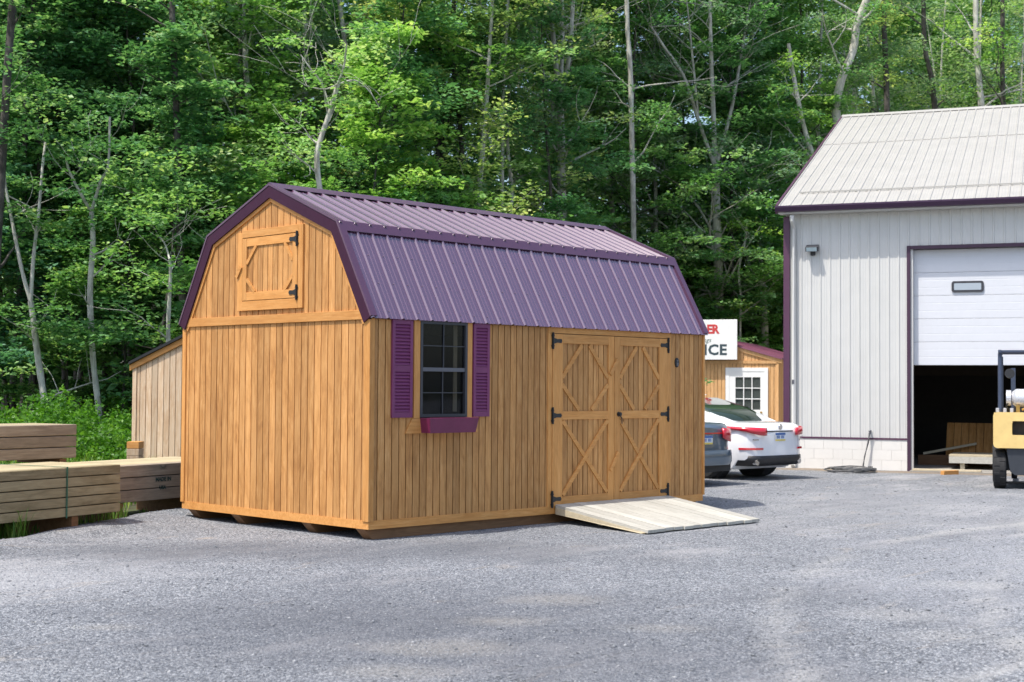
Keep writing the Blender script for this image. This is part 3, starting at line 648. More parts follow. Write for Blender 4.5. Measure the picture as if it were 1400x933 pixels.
# --- roof panels
NPAN=7; XA,XB=XR+.004,L+.049; PWID=(XB-XA)/NPAN; RIB=PWID/4
def panel_profile():
    pts=[]
    for k in range(4):
        b=k*RIB; pts+= [(b,.0),(b+.004,.0),(b+.016,.021),(b+.036,.021),(b+.050,.0)]
        f=(RIB-.05)/3
        for q in (1,2): c=b+.05+f*q; pts+=[(c-.016,0),(c-.008,.0045),(c+.008,.0045),(c+.016,0)]
    pts.append((PWID,0)); return pts
def roof_slope(p0,p1,name='roof_panel',ext=.0,lift=.004):
    """p0 lower (y,z), p1 upper"""
    a=Vector((0,*p0)); b=Vector((0,*p1)); s=(b-a); Lh=s.length; s.normalize(); nrm=Vector((0,-s.z,s.y));
    if nrm.z<0: nrm=-nrm
    m=MB(); pr=panel_profile(); n=len(pr); 
    lo=[Vector((u,0,0))+s*(-ext)+nrm*(h+lift) for u,h in pr]; hi=[Vector((u,0,0))+s*Lh+nrm*(h+lift) for u,h in pr]
    lo2=[p-nrm*.006 for p in lo]; hi2=[p-nrm*.006 for p in hi]
    m.add(lo+hi,[(i,i+1,n+i+1,n+i) for i in range(n-1)]); m.add(lo2+hi2,[(n+i,n+i+1,i+1,i) for i in range(n-1)])
    m.add(lo+lo2,[(n+i,n+i+1,i+1,i) for i in range(n-1)])
    # screws
    for k in range(4):
        for f in (.06,.36,.66,.93):
            c=Vector((k*RIB+.075,0,0))+s*(Lh*f)+nrm*(lift+.004); q=.007
            m.add([c+Vector((dx*q,0,0))+s*dy*q+nrm*.0 for dx,dy in ((-1,-1),(1,-1),(1,1),(-1,1))]+[c+nrm*.006],[(0,1,4),(1,2,4),(2,3,4),(3,0,4)])
    me=m.mesh(name,MAT['roof']); 
    for k in range(NPAN): link(name,me,shed,(XA+k*PWID,a.y,a.z))
# deck below panels
RP=offset_line(PROF,.03)
for i in range(4):
    MB().prism([(XR+.05,*RP[i]),(XR+.05,*RP[i+1]),(XR+.05,*offset_line(PROF,.05)[i+1]),(XR+.05,*offset_line(PROF,.05)[i])],(L-.02,0,0)).build('roof_deck',MAT['dkw'],shed)
roof_slope(PROF[0],PROF[1],ext=.02); roof_slope(PROF[1],PROF[2],ext=.045); roof_slope(PROF[4],PROF[3],ext=.02); roof_slope(PROF[3],PROF[2],ext=.045)
def cap(prof,name,mat='roofd',x0=XR-.004,x1=L+.052,th=.004):
    m=MB(); n=len(prof); P=[(x0,a,b) for a,b in prof]; m.add(P+[(x1,a,b) for a,b in prof]+[(x0,a,b-th) for a,b in prof]+[(x1,a,b-th) for a,b in prof],
      [(i,n+i,n+i+1,i+1) for i in range(n-1)]+[(2*n+i,2*n+i+1,3*n+i+1,3*n+i) for i in range(n-1)]+[(0,2*n,3*n,n),(n-1,2*n-1,4*n-1,3*n-1)]+[(i,i+1,2*n+i+1,2*n+i) for i in range(n-1)]+[(n+i,3*n+i,3*n+i+1,n+i+1) for i in range(n-1)])
    m.build(name,MAT[mat],shed)
cap([(1.83-.15,4.063-.062+.030),(1.83-.02,4.063+.032),(1.83,4.063+.044),(1.83+.02,4.063+.032),(1.83+.15,4.063-.062+.030)],'ridge_cap')
for sgn,c in ((1,0),(-1,3.66)):
    def yy(v): return c+sgn*v
    s=Vector((.608,1.083)).normalized(); n_=Vector((-s.y,s.x)); k0=Vector((.557,3.536))
    a=k0+n_*.030-s*.125; b=k0+n_*.034; c2=k0+Vector((.05,.02+.012))
    cap([(yy(a.x),a.y),(yy(b.x),b.y),(yy(c2.x),c2.y)],'transition_flashing')
# wide edge flashings on the slope ends
for i in (0,1,2,3):
    for x0,x1 in ((XR-.006,XR+.085),(L-.035,L+.055)):
        o=offset_line(PROF,-.006); a,b=o[i],o[i+1]
        MB().prism([(x0,*a),(x0,*b),(x0,*offset_line(PROF,-.030)[i+1]),(x0,*offset_line(PROF,-.030)[i])],(x1-x0,0,0)).build('edge_flashing',MAT['roofd'],shed)
# --- window
win=MB()
X0,X1,Z0,Z1=.715,1.452,1.34,2.44
fw=.035
for (a,b,c,d) in ((X0,X0+fw,Z0,Z1),(X1-fw,X1,Z0,Z1),(X0+fw,X1-fw,Z0,Z0+fw),(X0+fw,X1-fw,Z1-fw,Z1)): win.box(a,b,-.035,.01,c,d)
wo=win.build('window',MAT['win'],shed)
zm=1.885
sa=MB(); sa.box(X0+fw,X1-fw,-.026,.0,zm-.022,zm+.022); sa.build('sash',MAT['winl'],wo)
for (a,b,yy0) in ((zm+.022,Z1-fw,-.02),(Z0+fw,zm-.022,-.008)):
    mt='win'
    MB().box((X0+X1)/2-.006,(X0+X1)/2+.006,yy0,yy0+.012,a,b).build('muntin',MAT[mt],wo)
    MB().box(X0+fw,(X0+X1)/2-.006,yy0,yy0+.012,(a+b)/2-.005,(a+b)/2+.005).build('muntin',MAT[mt],wo)
    MB().box((X0+X1)/2+.006,X1-fw,yy0,yy0+.012,(a+b)/2-.005,(a+b)/2+.005).build('muntin',MAT[mt],wo)
    for q in range(2):
        for s in range(2):
            xa,xb=((X0+fw,(X0+X1)/2-.006),((X0+X1)/2+.006,X1-fw))[q]; za,zc=((a,(a+b)/2-.005),((a+b)/2+.005,b))[s]
            MB().box(xa,xb,yy0+.013,yy0+.017,za,zc).build('pane',MAT['glass'],wo)
tb(1.30,1.36,.045,.052,1.40,2.41,'pale','curtain_strip',wo,0)
tb(.622,.713,-.030,0,1.33,2.44,'wt','window_trim'); tb(1.454,1.535,-.030,0,1.33,2.44,'wt','window_trim')
tr=MB(); tr.prism([(.50,0,1.16),(.735,0,1.16),(.735,0,1.328),(.60,0,1.328)],(0,-.03,0)); tr.build('window_trim',MAT['wx'],shed)
tr=MB(); tr.prism([(1.43,0,1.16),(1.63,0,1.16),(1.57,0,1.328),(1.43,0,1.328)],(0,-.03,0)); tr.build('window_trim',MAT['wx'],shed)
# flower box
fb=empty('flower_box',(0,0,0),0); fb.parent=shed
def quadbox(name,P,th,mat,par):  # P: 4 pts
    P=[Vector(p) for p in P]; n=(P[1]-P[0]).cross(P[3]-P[0]).normalized(); return MB().prism(P,n*th).build(name,MAT[mat],par)
quadbox('front_panel',[(.72,-.20,1.165),(1.43,-.20,1.165),(1.46,-.225,1.335),(.69,-.225,1.335)],-.02,'fbox',fb)
quadbox('side_panel',[(.74,-.03,1.165),(.74,-.18,1.165),(.715,-.205,1.333),(.715,-.03,1.333)],-.018,'fbox',fb)
quadbox('side_panel',[(1.41,-.03,1.165),(1.41,-.18,1.165),(1.435,-.205,1.333),(1.435,-.03,1.333)],.018,'fbox',fb)
MB().box(.75,1.40,-.18,-.035,1.168,1.185).build('bottom_panel',MAT['fbox'],fb)
# shutters
def shutter(x0,x1,z0,z1):
    e=empty('shutter',(0,0,0)); e.parent=shed; f=.042; th=.03; y=-.012
    fr=MB(); fr.box(x0,x0+f,y-th,y,z0,z1,.004); fr.box(x1-f,x1,y-th,y,z0,z1,.004); zc=z0+(z1-z0)*.5
    for a,b in ((z0,z0+.06),(zc-.035,zc+.035),(z1-.05,z1)): fr.box(x0+f,x1-f,y-th+.002,y,a,b)
    fr.box(x0+f,x1-f,y-.008,y,z0+.06,z1-.05)
    fr.build('frame',MAT['shut'],e)
    for a,b in ((z0+.06,zc-.035),(zc+.035,z1-.05)):
        n=12; p=(b-a)/n
        me=MB().prism([(x0+f,-.008,0),(x0+f,-.026,.004),(x0+f,-.028,.012),(x0+f,-.010,p*1.0)],(x1-x0-2*f,0,0)).mesh('slat',MAT['shut'])
        for k in range(n): link('slat',me,e,(0,y,a+k*p))
shutter(.289,.594,1.34,2.436); shutter(1.548,1.815,1.34,2.436)
# --- double door
hd=lambda *a,**k: None
tb(2.856,5.318,-.022,0,2.365,2.445,'wx','door_header'); tb(2.850,2.926,-.024,0,zb,2.363,'wt','door_jamb'); tb(5.245,5.318,-.024,0,zb,2.363,'wt','door_jamb')
def hinge(par,loc,rz,s=1,flip=1,h=.10,Lh=.17):
    m=MB(); 
    m.prism([(-.018,0,-h),(.018,0,-h),(.018,0,h),(-.018,0,h)],(0,-.008,0)); m.tube([(0,-.012,-h*1.05),(0,-.012,h*1.05)],.009,8)
    m.prism([(.018,0,-.038),(Lh*.45,0,-.022),(Lh*.9,0,-.026),(Lh,0,0),(Lh*.9,0,.026),(Lh*.45,0,.022),(.018,0,.038)],(0,-.006,0))
    m.prism([(-.03,0,h*.55),(.03,0,h*.55),(.012,0,h*1.02),(-.012,0,h*1.02)],(0,-.007,0)); m.prism([(-.03,0,-h*.55),(.03,0,-h*.55),(.012,0,-h*1.02),(-.012,0,-h*1.02)],(0,-.0065,0))
    if flip<0: m.v=[(-a,b,c) for a,b,c in m.v]
    o=m.build('hinge',MAT['black'],par,loc=loc); o.rotation_euler=(0,0,rz); return o
def strip(par,p,q,wd,y,th,mat='wx',name='batten',ax='y'):
    p,q=Vector(p),Vector(q); d=(q-p).normalized(); n=Vector((-d.y,d.x))*wd/2; c=[p+n,q+n,q-n,p-n]
    return MB().prism([(a.x,y,a.y) if ax=='y' else (y,a.x,a.y) for a in c],(0,-th,0) if ax=='y' else (-th,0,0)).build(name,MAT[mat],par)
def leaf(xa,xb,left):
    e=empty('door',(0,0,0)); e.parent=shed; z0,z1=.212,2.358
    so_,si=.185,.115   # hinge-side and meeting stile widths
    sl_,sr=(so_,si) if left else (si,so_)
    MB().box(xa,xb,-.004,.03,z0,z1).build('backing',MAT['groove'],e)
    n=int((xb-xa)/.105)+1; pw=(xb-xa)/n; me=plank_mesh(pw,z1-z0-.02,0,.009).mesh('plank',MAT['wz'])
    for k in range(n): put_board(None,e,(xa+k*pw,-.004,z0+.01),0,None,me=me)
    y=-.0135
    tb(xa,xa+sl_,y-.018,y,z0,z1,'wt','stile',e); tb(xb-sr,xb,y-.018,y,z0,z1,'wt','stile',e)
    a,b=xa+sl_+.001,xb-sr-.001
    tb(a,b,y-.017,y,z0,z0+.115,'wx','rail',e); tb(a,b,y-.017,y,1.286,1.390,'wx','rail',e); tb(a,b,y-.017,y,z1-.115,z1,'wx','rail',e)
    wdt=.055; u0,u1=1.395,z1-.12; cx=(b-a)
    # upper panel corner battens
    strip(e,(a,u1-.42),(a+cx*.42,u1-.01),wdt,y,.016); strip(e,(b,u1-.42),(b-cx*.42,u1-.01),wdt,y,.016)
    strip(e,(a,u0+.33),(a+cx*.36,u0+.01),wdt,y,.016); strip(e,(b,u0+.33),(b-cx*.36,u0+.01),wdt,y,.016)
    strip(e,(a+.01,z0+.13),(b-.01,1.27),wdt,y,.021); strip(e,(a+.01,1.27),(b-.01,z0+.13),wdt,y,.015)
    for z in (.30,1.338,2.27):
        hinge(e,(xa-.004 if left else xb+.004,y-.019,z),0,flip=1 if left else -1)
    return e
dl=leaf(2.930,4.112,True); dr=leaf(4.120,5.241,False)
strip(dr,(4.02,1.86),(4.17,2.06),.05,-.034,.018); strip(dr,(4.03,.62),(4.19,.85),.05,-.034,.018)
hh=MB(); hh.lathe([(-.075,.012),(-.072,.026),(-.055,.028),(-.05,.014),(-.033,.014),(-.032,.032),(-.028,.032)],14,'y',(4.20,0,1.345)); hh.tube([(4.20,-.06,1.33),(4.235,-.062,1.29),(4.245,-.055,1.22)],[.009,.008,.006],6)
hh.build('handle',MAT['black'],dr,smooth=True)
# plaque
pq=MB(); pq.lathe([(-.032,.0),(-.032,.035),(-.026,.043),(-.012,.045)],20,'y'); pq.v=[(5.455+a,b,2.04+c*1.5) for a,b,c in pq.v]
po=pq.build('emblem_plaque',MAT['black'],shed); 
em=MB(); em.lathe([(-.036,.0),(-.036,.012),(-.031,.014)],12,'y',(5.455,0,2.065)); em.prism([(5.435,-.031,1.995),(5.475,-.031,1.995),(5.475,-.031,2.04),(5.435,-.031,2.04)],(0,-.004,0)); em.build('emblem',MAT['winl'],po)
# --- gable loft door
tb(-.040,-.012,2.375,2.473,2.59,3.54,'wt','loft_trim'); tb(-.040,-.012,1.180,1.272,2.59,3.565,'wt','loft_trim'); tb(-.042,-.012,1.272,2.375,3.475,3.565,'wy','loft_trim'); tb(-.042,-.012,1.272,2.375,2.59,2.705,'wy','loft_trim')
ld=empty('loft_door',(0,0,0)); ld.parent=shed
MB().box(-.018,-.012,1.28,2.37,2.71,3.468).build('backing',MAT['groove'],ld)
me=plank_mesh(.0995,.74,0,.007).mesh('plank',MAT['pale'] if False else MAT['wz'])
for k in range(11): o=put_board(None,ld,(-.018,2.37-k*.0995,2.72),-math.pi/2,None,me=me)
tb(-.042,-.026,2.285,2.37,2.712,3.466,'wt','stile',ld); tb(-.042,-.026,1.282,1.372,2.712,3.466,'wt','stile',ld)
tb(-.041,-.026,1.373,2.284,3.366,3.466,'wy','rail',ld); tb(-.041,-.026,1.373,2.284,2.712,2.812,'wy','rail',ld)
for (a,b,c,d) in ((2.285,3.16,2.10,3.37),(1.375,3.16,1.53,3.37),(2.285,2.97,2.12,2.81),(1.375,2.97,1.53,2.81)): strip(ld,(a,b),(c,d),.042,-.026,.016,'wy','batten','x')
strip(ld,(2.385,3.13),(2.48,3.00),.05,-.044,.016,'wy','batten','x')
for z in (2.775,3.40): hinge(ld,(-.043,1.282,z),-math.pi/2,flip=-1,h=.085,Lh=.15)

# ------------------------------------------------------------------ ramp
ramp=empty('wooden_ramp',(3,-.05,0),0,'pale wooden plank ramp leading up to the double doors','ramp')
TL=Vector((2.985,-.035,.235)); TR=Vector((5.255,-.035,.235)); BL=Vector((2.79,-1.66,.052)); BR=Vector((4.98,-1.70,.052))
base=Vector(ramp.location); n=13
for k in range(n):
    e=.022; a0,a1=(k+e)/n,(k+1-e)/n; j=random.uniform(-.02,.02); dz=random.uniform(-.003,.003)
    ps=[BL.lerp(BR,a0),BL.lerp(BR,a1),TL.lerp(TR,a1),TL.lerp(TR,a0)]
    d=(TL-BL).normalized(); ps[0]-=d*j; ps[1]-=d*j
    ps=[p+Vector((0,0,dz))-base for p in ps]
    MB().prism(ps,(0,.004,-.036)).build('plank',MAT['ramp'],ramp)
for fr in (.06,.5,.93):
    a=BL.lerp(TL,fr); b=BR.lerp(TR,fr); dn=Vector((0,0,-.036)); d=(TL-BL).normalized()*.045
    h=.002 if fr<.2 else .06
    MB().prism([p-base for p in (a-d+dn*1.02,b-d+dn*1.02,b+d+dn*1.02,a+d+dn*1.02)],(0,0,-max(.012,min(h,(a.z-.05))))).build('cleat',MAT['rampx'],ramp)
d=(TL-BL)
MB().prism([p-base for p in (BL+Vector((-.0,.04,-.036)),TL+Vector((0,0,-.036)),TL+Vector((0,0,-.12)),BL+Vector((0,.10,-.048)))],(.04,0,0)).build('side_rail',MAT['rampx'],ramp)

# ------------------------------------------------------------------ lumber bundles
def bundle(name,label,p0,ang,Ln,rows,h,depth,z0,mat,cols=8,jit=.01,top='lumt',mixed=None,dunnage=True,split=None):
    e=empty(name,(p0[0],p0[1],0),ang,label,'lumber bundle'); rg=random.Random(int(abs(p0[0]*100)))
    # local x runs along the boards to the left (negative), front face at y=0, depth +y
    for r in range(rows):
        for c in range(cols):
            if 0<c<cols-1 and r<rows-1: continue
            j=rg.uniform(-jit,jit); w=depth/cols
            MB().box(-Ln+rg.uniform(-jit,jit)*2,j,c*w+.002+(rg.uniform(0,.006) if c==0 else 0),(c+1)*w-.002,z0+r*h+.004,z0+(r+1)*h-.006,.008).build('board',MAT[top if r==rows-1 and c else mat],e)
    MB().box(-Ln+.05,-.05,depth/cols,depth-depth/cols,z0+.01,z0+(rows-1)*h).build('core_boards',MAT[mat],e)
    if dunnage:
        for x in (-.7,-2.2,-3.7):
            if -x<Ln: MB().box(x-.05,x+.05,.03,depth-.03,-.05,z0-.002).build('bearer',MAT['skid'],e)
    return e
a16=math.radians(16)
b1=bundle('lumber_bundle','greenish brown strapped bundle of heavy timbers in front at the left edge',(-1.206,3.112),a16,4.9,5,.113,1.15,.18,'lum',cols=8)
for x in (-.86,-3.6):
    m=MB(); zt=.18+5*.113
    m.box(x-.010,x+.010,-.006,-.001,.17,zt+.004); m.box(x-.010,x+.010,-.006,1.156,zt+.002,zt+.006); m.box(x-.010,x+.010,1.151,1.156,.17,zt+.004); m.build('strap',MAT['green'],b1)
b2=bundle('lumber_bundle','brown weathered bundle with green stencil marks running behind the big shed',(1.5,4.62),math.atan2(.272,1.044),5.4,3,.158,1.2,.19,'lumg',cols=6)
# stencil on its front: text MADE IN / USA with a part-round crest above
M0=Matrix.Rotation(math.pi/2,4,'X')
def onb2(px,py):
    ang=math.atan2(.272,1.044); n=Vector((math.sin(ang),-math.cos(ang),0)); P0=Vector((1.5,4.62,0)); v=_f+_r*((px-700)/FPX)+_u*((466.5-py)/FPX); t=(P0-CP).dot(n)/v.dot(n); q=CP+v*t; l=Matrix.Rotation(-ang,4,'Z')@(q-P0); return l
for txt,px,py,sz in (('MADE IN',212.5,658.5,.072),('USA',217.5,669.3,.068)):
    l=onb2(px,py); text_mesh(txt,sz,MAT['ink'],'stencil_lettering',b2,Matrix.Translation((l.x,-.003,l.z))@M0,bold=.003,extrude=.0005)
l=onb2(223,636.5); cr=MB()
for k in range(9):
    a=math.radians(180+180*k/8); r0,r1=.03,.085
    a1,a2=a-.13,a+.13
    cr.prism([(l.x+math.cos(a1)*r0,-.001,l.z+math.sin(a1)*r0*.75),(l.x+math.cos(a2)*r0,-.001,l.z+math.sin(a2)*r0*.75),(l.x+math.cos(a)*r1,-.001,l.z+math.sin(a)*r1*.75)],(0,-.002,0))
cr.build('stencil_crest',MAT['ink'],b2)
b3=bundle('lumber_bundle','grey weathered bundle lying on top of the others at the left edge',(-.90,4.72),math.radians(10),3.6,3,.145,.9,.745,'lumg',cols=6,dunnage=False)
MB().box(-1.25,-1.15,.02,.88,.672,.742).build('bearer',MAT['skid'],b3); MB().box(-2.85,-2.75,.02,.88,.672,.742).build('bearer',MAT['skid'],b3)
MB().box(-.25,-.15,.02,.88,.672,.742).build('bearer',MAT['skid'],b3)
p=column(180,21.2); bb=empty('lumber_offcuts',(p.x,p.y,0),YAW-math.pi/2,'small stack of reddish offcuts against the weathered shed corner','lumber')
for r in range(8): MB().box(-.06,.12,0,.3,.0+r*.105,.0+r*.105+.10,.004).build('block',MAT['wx' if r%3==1 else 'pale'],bb)

# ------------------------------------------------------------------ weathered gable shed behind
def gable_shed(e,w,d,he,hr,mat,over=.12,fascia='wx',roofm='rake',trim='wt',y0=0,board=.12):
    """local: front face y=0 facing -y, x from -w (left) to 0 (right), depth +y"""
    zf=.12
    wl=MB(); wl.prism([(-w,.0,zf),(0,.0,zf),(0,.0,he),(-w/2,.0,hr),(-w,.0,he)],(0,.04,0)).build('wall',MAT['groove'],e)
    walls=[wl]
    wall=MB().prism([(-w,.0,zf),(0,.0,zf),(0,.0,he),(-w/2,.0,hr),(-w,.0,he)],(0,.04,0))
    fr=[o for o in e.children if o.name.startswith('wall')][0]
    n=round(w/board); bw=w/n
    for k in range(n):
        a,b=-w+k*bw,-w+(k+1)*bw
        f=lambda x: he+(hr-he)*(1-abs(x+w/2)/(w/2))
        put_board(plank_mesh(bw,0,0,top=(f(a)-zf-.01,f(b)-zf-.01)),fr,(a,0,zf),0,MAT[mat])
    MB().box(-.04,0,.04,d,zf,he).build('wall',MAT[mat],e); MB().box(-w,-w+.04,.04,d,zf,he).build('wall',MAT[mat],e)
    MB().prism([(-w,d,zf),(0,d,zf),(0,d,he),(-w/2,d,hr),(-w,d,he)],(0,.04,0)).build('wall',MAT[mat],e)
    for x in (-w*.85,-w*.5,-w*.15): MB().box(x-.06,x+.06,.02,d,0,zf).build('skid',MAT['skid'],e)
    MB().box(-.055,.022,-.030,.0,zf,he-.01).build('corner_board',MAT[trim],e); MB().box(-w-.022,-w+.055,-.030,.0,zf,he-.01).build('corner_board',MAT[trim],e)
    s=(hr-he)/(w/2)
    for sg in (-1,1):
        xo=over; P=lambda x,z: (-w/2+sg*x,-.05,z)
        MB().prism([P(0,hr+.0),P(w/2+xo,he-s*xo+.0),P(w/2+xo,he-s*xo-.10),P(0,hr-.10)],(0,.045,0)).build('rake_board',MAT[fascia],e)
        q=[(-w/2+sg*0,-.09,hr+.045),(-w/2+sg*(w/2+xo),-.09,he-s*xo+.045),(-w/2+sg*(w/2+xo),-.09,he-s*xo+.003),(-w/2,-.09,hr+.003)]
        r_=MB().prism(q,(0,d+.2,0)).build('roof',MAT[roofm],e)
        rb=MB(); 
        for k in range(int(d/.23)):
            y=-.05+k*.23; rb.prism([(-w/2+sg*0,y,hr+.064),(-w/2+sg*(w/2+xo),y,he-s*xo+.064),(-w/2+sg*(w/2+xo),y,he-s*xo+.046),(-w/2,y,hr+.046)],(0,.03,0))
        rb.build('roof_ribs',MAT[roofm],r_)
p=column(184,24); e=empty('weathered_shed',(0,0,0),YAW-math.pi/2+math.radians(-22),'small shed with bleached plank wall behind the big shed, left side','shed')
d=Vector((math.cos(e.rotation_euler.z),math.sin(e.rotation_euler.z),0)); e.location=p+d*2.5
gable_shed(e,2.5,3.0,2.05,2.58,'pale',over=.07,fascia='wx',trim='pale',roofm='black')

# ------------------------------------------------------------------ metal building
GA=-1.164; GB_=Vector((15.863,5.086,0)); gar=empty('metal_building',GB_,GA,'large off white metal sided building with pale roof and open overhead door','building')
GI=(Matrix.Translation(GB_)@Matrix.Rotation(GA,4,'Z')).inverted()
def onG(px,py,y=0):  # local coords of a pixel on the building's front plane
    o=GI@CP; v=(GI.to_3x3()@(_f+_r*((px-700)/FPX)+_u*((466.5-py)/FPX))); t=(y-o.y)/v.y; return o+v*t
GW,GD,EH,RH,RD=13.0,19.4,5.44,5.44+3.877,9.736
OX0,OX1,OZ=2.60,2.60+4.9,4.62; FZ=.64
fnd=MB()
for a,b in ((0.012,OX0-.06),(OX1+.06,GW)): fnd.box(a,b,.005,.2,-.05,FZ)
fo=fnd.build('foundation',MAT['found'],gar)
bl=MB()
for r in range(3):
    z0,z1=r*.213+.003,(r+1)*.213-.004
    x=.014-(.2 if r%2 else 0)
    while x<OX0-.06:
        a,b=max(x,.014),min(x+.397,OX0-.065)
        if b-a>.05: MB().box(a,b-.0006,-.006,.004,z0-.0018,z1+.0028,.0006).build('block',MAT['found'],fo)
        x+=.4
MB().box(OX1+.065,GW-.02,-.005,.004,0,FZ-.01).build('block_face',MAT['found'],fo)
MB().box(0.0,.2,.2,GD,-.05,FZ).build('foundation',MAT['found'],gar); MB().box(GW-.2,GW,.2,GD,-.05,FZ).build('foundation',MAT['found'],gar)
tb(.06,OX0-.075,-.02,.004,FZ,FZ+.035,'gtrim','base_trim',gar,0); tb(OX1+.08,GW,-.02,.004,FZ,FZ+.035,'gtrim','base_trim',gar,0)
# shell
sh_=MB()
for a,b,c,d in ((0,OX0-.02,FZ+.036,EH),(OX0-.02,OX1+.02,OZ+.02,EH),(OX1+.02,GW,FZ+.036,EH)): sh_.box(a,b,.02,.16,c,d)
shl=sh_.build('wall',MAT['side'],gar)
def siding(x0,x1,z0,z1):
    # panels of 0.914 m with four ribs each, every panel a part
    nP=max(1,round((x1-x0)/.914)); w=(x1-x0)/nP; rb=w/4; pts=[]
    for k in range(4):
        b=k*rb; pts+=[(b,0),(b+.012,0),(b+.024,.019),(b+.048,.019),(b+.060,0)]
        f=(rb-.06)/3
        for q in (1,2): c=b+.06+f*q; pts+=[(c-.012,0),(c-.006,.003),(c+.006,.003),(c+.012,0)]
    pts.append((w,0)); m=MB(); n=len(pts)
    m.add([(u,-h,0) for u,h in pts]+[(u,-h,z1-z0) for u,h in pts],[(i,i+1,n+i+1,n+i) for i in range(n-1)]); me=m.mesh('siding_panel',MAT['side'])
    for k in range(nP): link('siding_panel',me,shl,(x0+k*w,.018,z0))
siding(.10,OX0-.07,FZ+.036,EH-.02); siding(OX1+.07,GW-.1,FZ+.036,EH-.02)
siding(OX0-.07,OX1+.07,OZ+.075,EH-.02)
sw=MB().box(0,.1,.16,GD,FZ,EH).build('wall',MAT['side'],gar); MB().box(GW-.1,GW,.16,GD,FZ,EH).build('wall',MAT['side'],gar); MB().box(0,GW,GD-.1,GD,0,EH).build('wall',MAT['side'],gar)
for x in (0,GW-.1): MB().prism([(x,.16,EH+.002),(x,GD,EH+.002),(x,RD,RH-.12)],(.1,0,0)).build('gable_wall',MAT['side'],gar)
tb(-.035,.098,-.035,.03,FZ-.25,EH-.05,'gtrim','corner_trim',gar,.004)
MB().box(.0,.4,-.3,-.3,0,0) if False else None
# downspout
dsx=onG(1086,400).x
MB().tube([(dsx,-.30,EH-.06),(dsx,-.30,EH-.16),(dsx,-.055,EH-.32),(dsx,-.055,.10),(dsx,-.14,.04)],.048,8).build('downspout',MAT['side'],gar,smooth=50)
# door trims
tb(OX0-.07,OX0-.0,-.022,.15,-.02,OZ+.07,'gtrim2','door_trim',gar,.004); tb(OX1,OX1+.07,-.022,.15,-.02,OZ+.07,'gtrim2','door_trim',gar,.004); tb(OX0+.002,OX1-.002,-.020,.15,OZ,OZ+.068,'gtrim2','door_trim',gar,.004)
tb(OX0+.002,OX0+.05,.03,.17,-.02,OZ-.002,'side','door_track',gar,0)
# overhead door
od=empty('overhead_door',(0,0,0)); od.parent=gar; zb2=onG(1300,499.4,.2).z
nseg=5; hs=(OZ-zb2)/nseg*1.0
for k in range(nseg):
    z0=zb2+k*hs; z1=z0+hs-.006; m=MB(); m.box(OX0+.03,OX1-.03,.19,.23,z0,z1)
    for j in range(3):
        a=z0+.008+j*(hs-.01)/3; b=a+(hs-.01)/3-.016; m.prism([(OX0+.03,.19,a),(OX0+.03,.1885,a+.010),(OX0+.03,.1885,b+.006),(OX0+.03,.19,b+.012)],(OX1-OX0-.06,0,0))
    m.build('door_section',MAT['gdoor'],od)
a=onG(1301,399,.17); b=onG(1345,385,.17); zc=(a.z+b.z)/2; zh=.115; dx=b.x-a.x
def rrect(x0,x1,z0,z1,y,r=.05,n=5):
    P=[]
    for cx_,cz_,s in ((x1-r,z1-r,0),(x0+r,z1-r,90),(x0+r,z0+r,180),(x1-r,z0+r,270)):
        for k in range(n+1): t=math.radians(s+90*k/n); P.append((cx_+r*math.cos(t),y,cz_+r*math.sin(t)))
    return P
for off in (0,2.6):
    x0=a.x+off
    w_=MB().prism(rrect(x0,x0+dx,zc-zh,zc+zh,.18),(0,-.02,0)).build('door_window',MAT['win'],od); MB().prism(rrect(x0+.05,x0+dx-.05,zc-zh+.045,zc+zh-.045,.16,.02),(0,-.004,0)).build('pane',MAT['fglass'],w_)
# roof
sl=3.757/10.086; OV=.12; FO=.30
def rz_(y): return EH+.12+sl*(y+.35)
groof_me=None
nP=15; x0=-OV; x1=GW+OV; w=(x1-x0)/nP; rb=w/4; pts=[]
for k in range(4):
    b=k*rb; pts+=[(b,0),(b+.012,0),(b+.024,.02),(b+.048,.02),(b+.06,0)]
    f=(rb-.06)/3
    for q in (1,2): c=b+.06+f*q; pts+=[(c-.012,0),(c-.006,.004),(c+.006,.004),(c+.012,0)]
pts.append((w,0)); n=len(pts)
def gpanel(ya,yb,lift):
    m=MB(); m.add([(u,ya,rz_(ya)+h+lift) for u,h in pts]+[(u,yb,rz_(yb)+h+lift) for u,h in pts],[(i,i+1,n+i+1,n+i) for i in range(n-1)])
    m.add([(u,ya,rz_(ya)+h+lift) for u,h in pts]+[(u,ya,rz_(ya)+lift-.012) for u,h in pts],[(n+i,n+i+1,i+1,i) for i in range(n-1)])
    return m.mesh('roof_panel',MAT['groof'])
Y2=6.05
A_=gpanel(-FO,Y2,.004); B_=gpanel(Y2-.12,RD,.022)
for k in range(nP): link('roof_panel',A_,gar,(x0+k*w,0,0)); link('roof_panel',B_,gar,(x0+k*w,0,0))
dk=MB(); dk.prism([(x0+.02,-FO+.02,rz_(-FO)-.02),(x0+.02,RD,rz_(RD)-.02),(x0+.02,2*RD+FO,rz_(-FO)-.02),(x0+.02,2*RD+FO,rz_(-FO)-.06),(x0+.02,RD,rz_(RD)-.08),(x0+.02,-FO+.02,rz_(-FO)-.06)],(x1-x0-.04,0,0)); dk.build('roof_deck',MAT['groof'],gar)
# snow guard rail near the eave
sg=MB(); yg=.75; sg.box(x0+.3,x1-.3,yg-.012,yg+.012,rz_(yg)+.026,rz_(yg)+.052)
for k in range(56): xx=x0+.35+k*.229; sg.box(xx,xx+.03,yg-.03,yg+.03,rz_(yg)+.004,rz_(yg)+.03)
sg.build('snow_guard',MAT['groof'],gar)
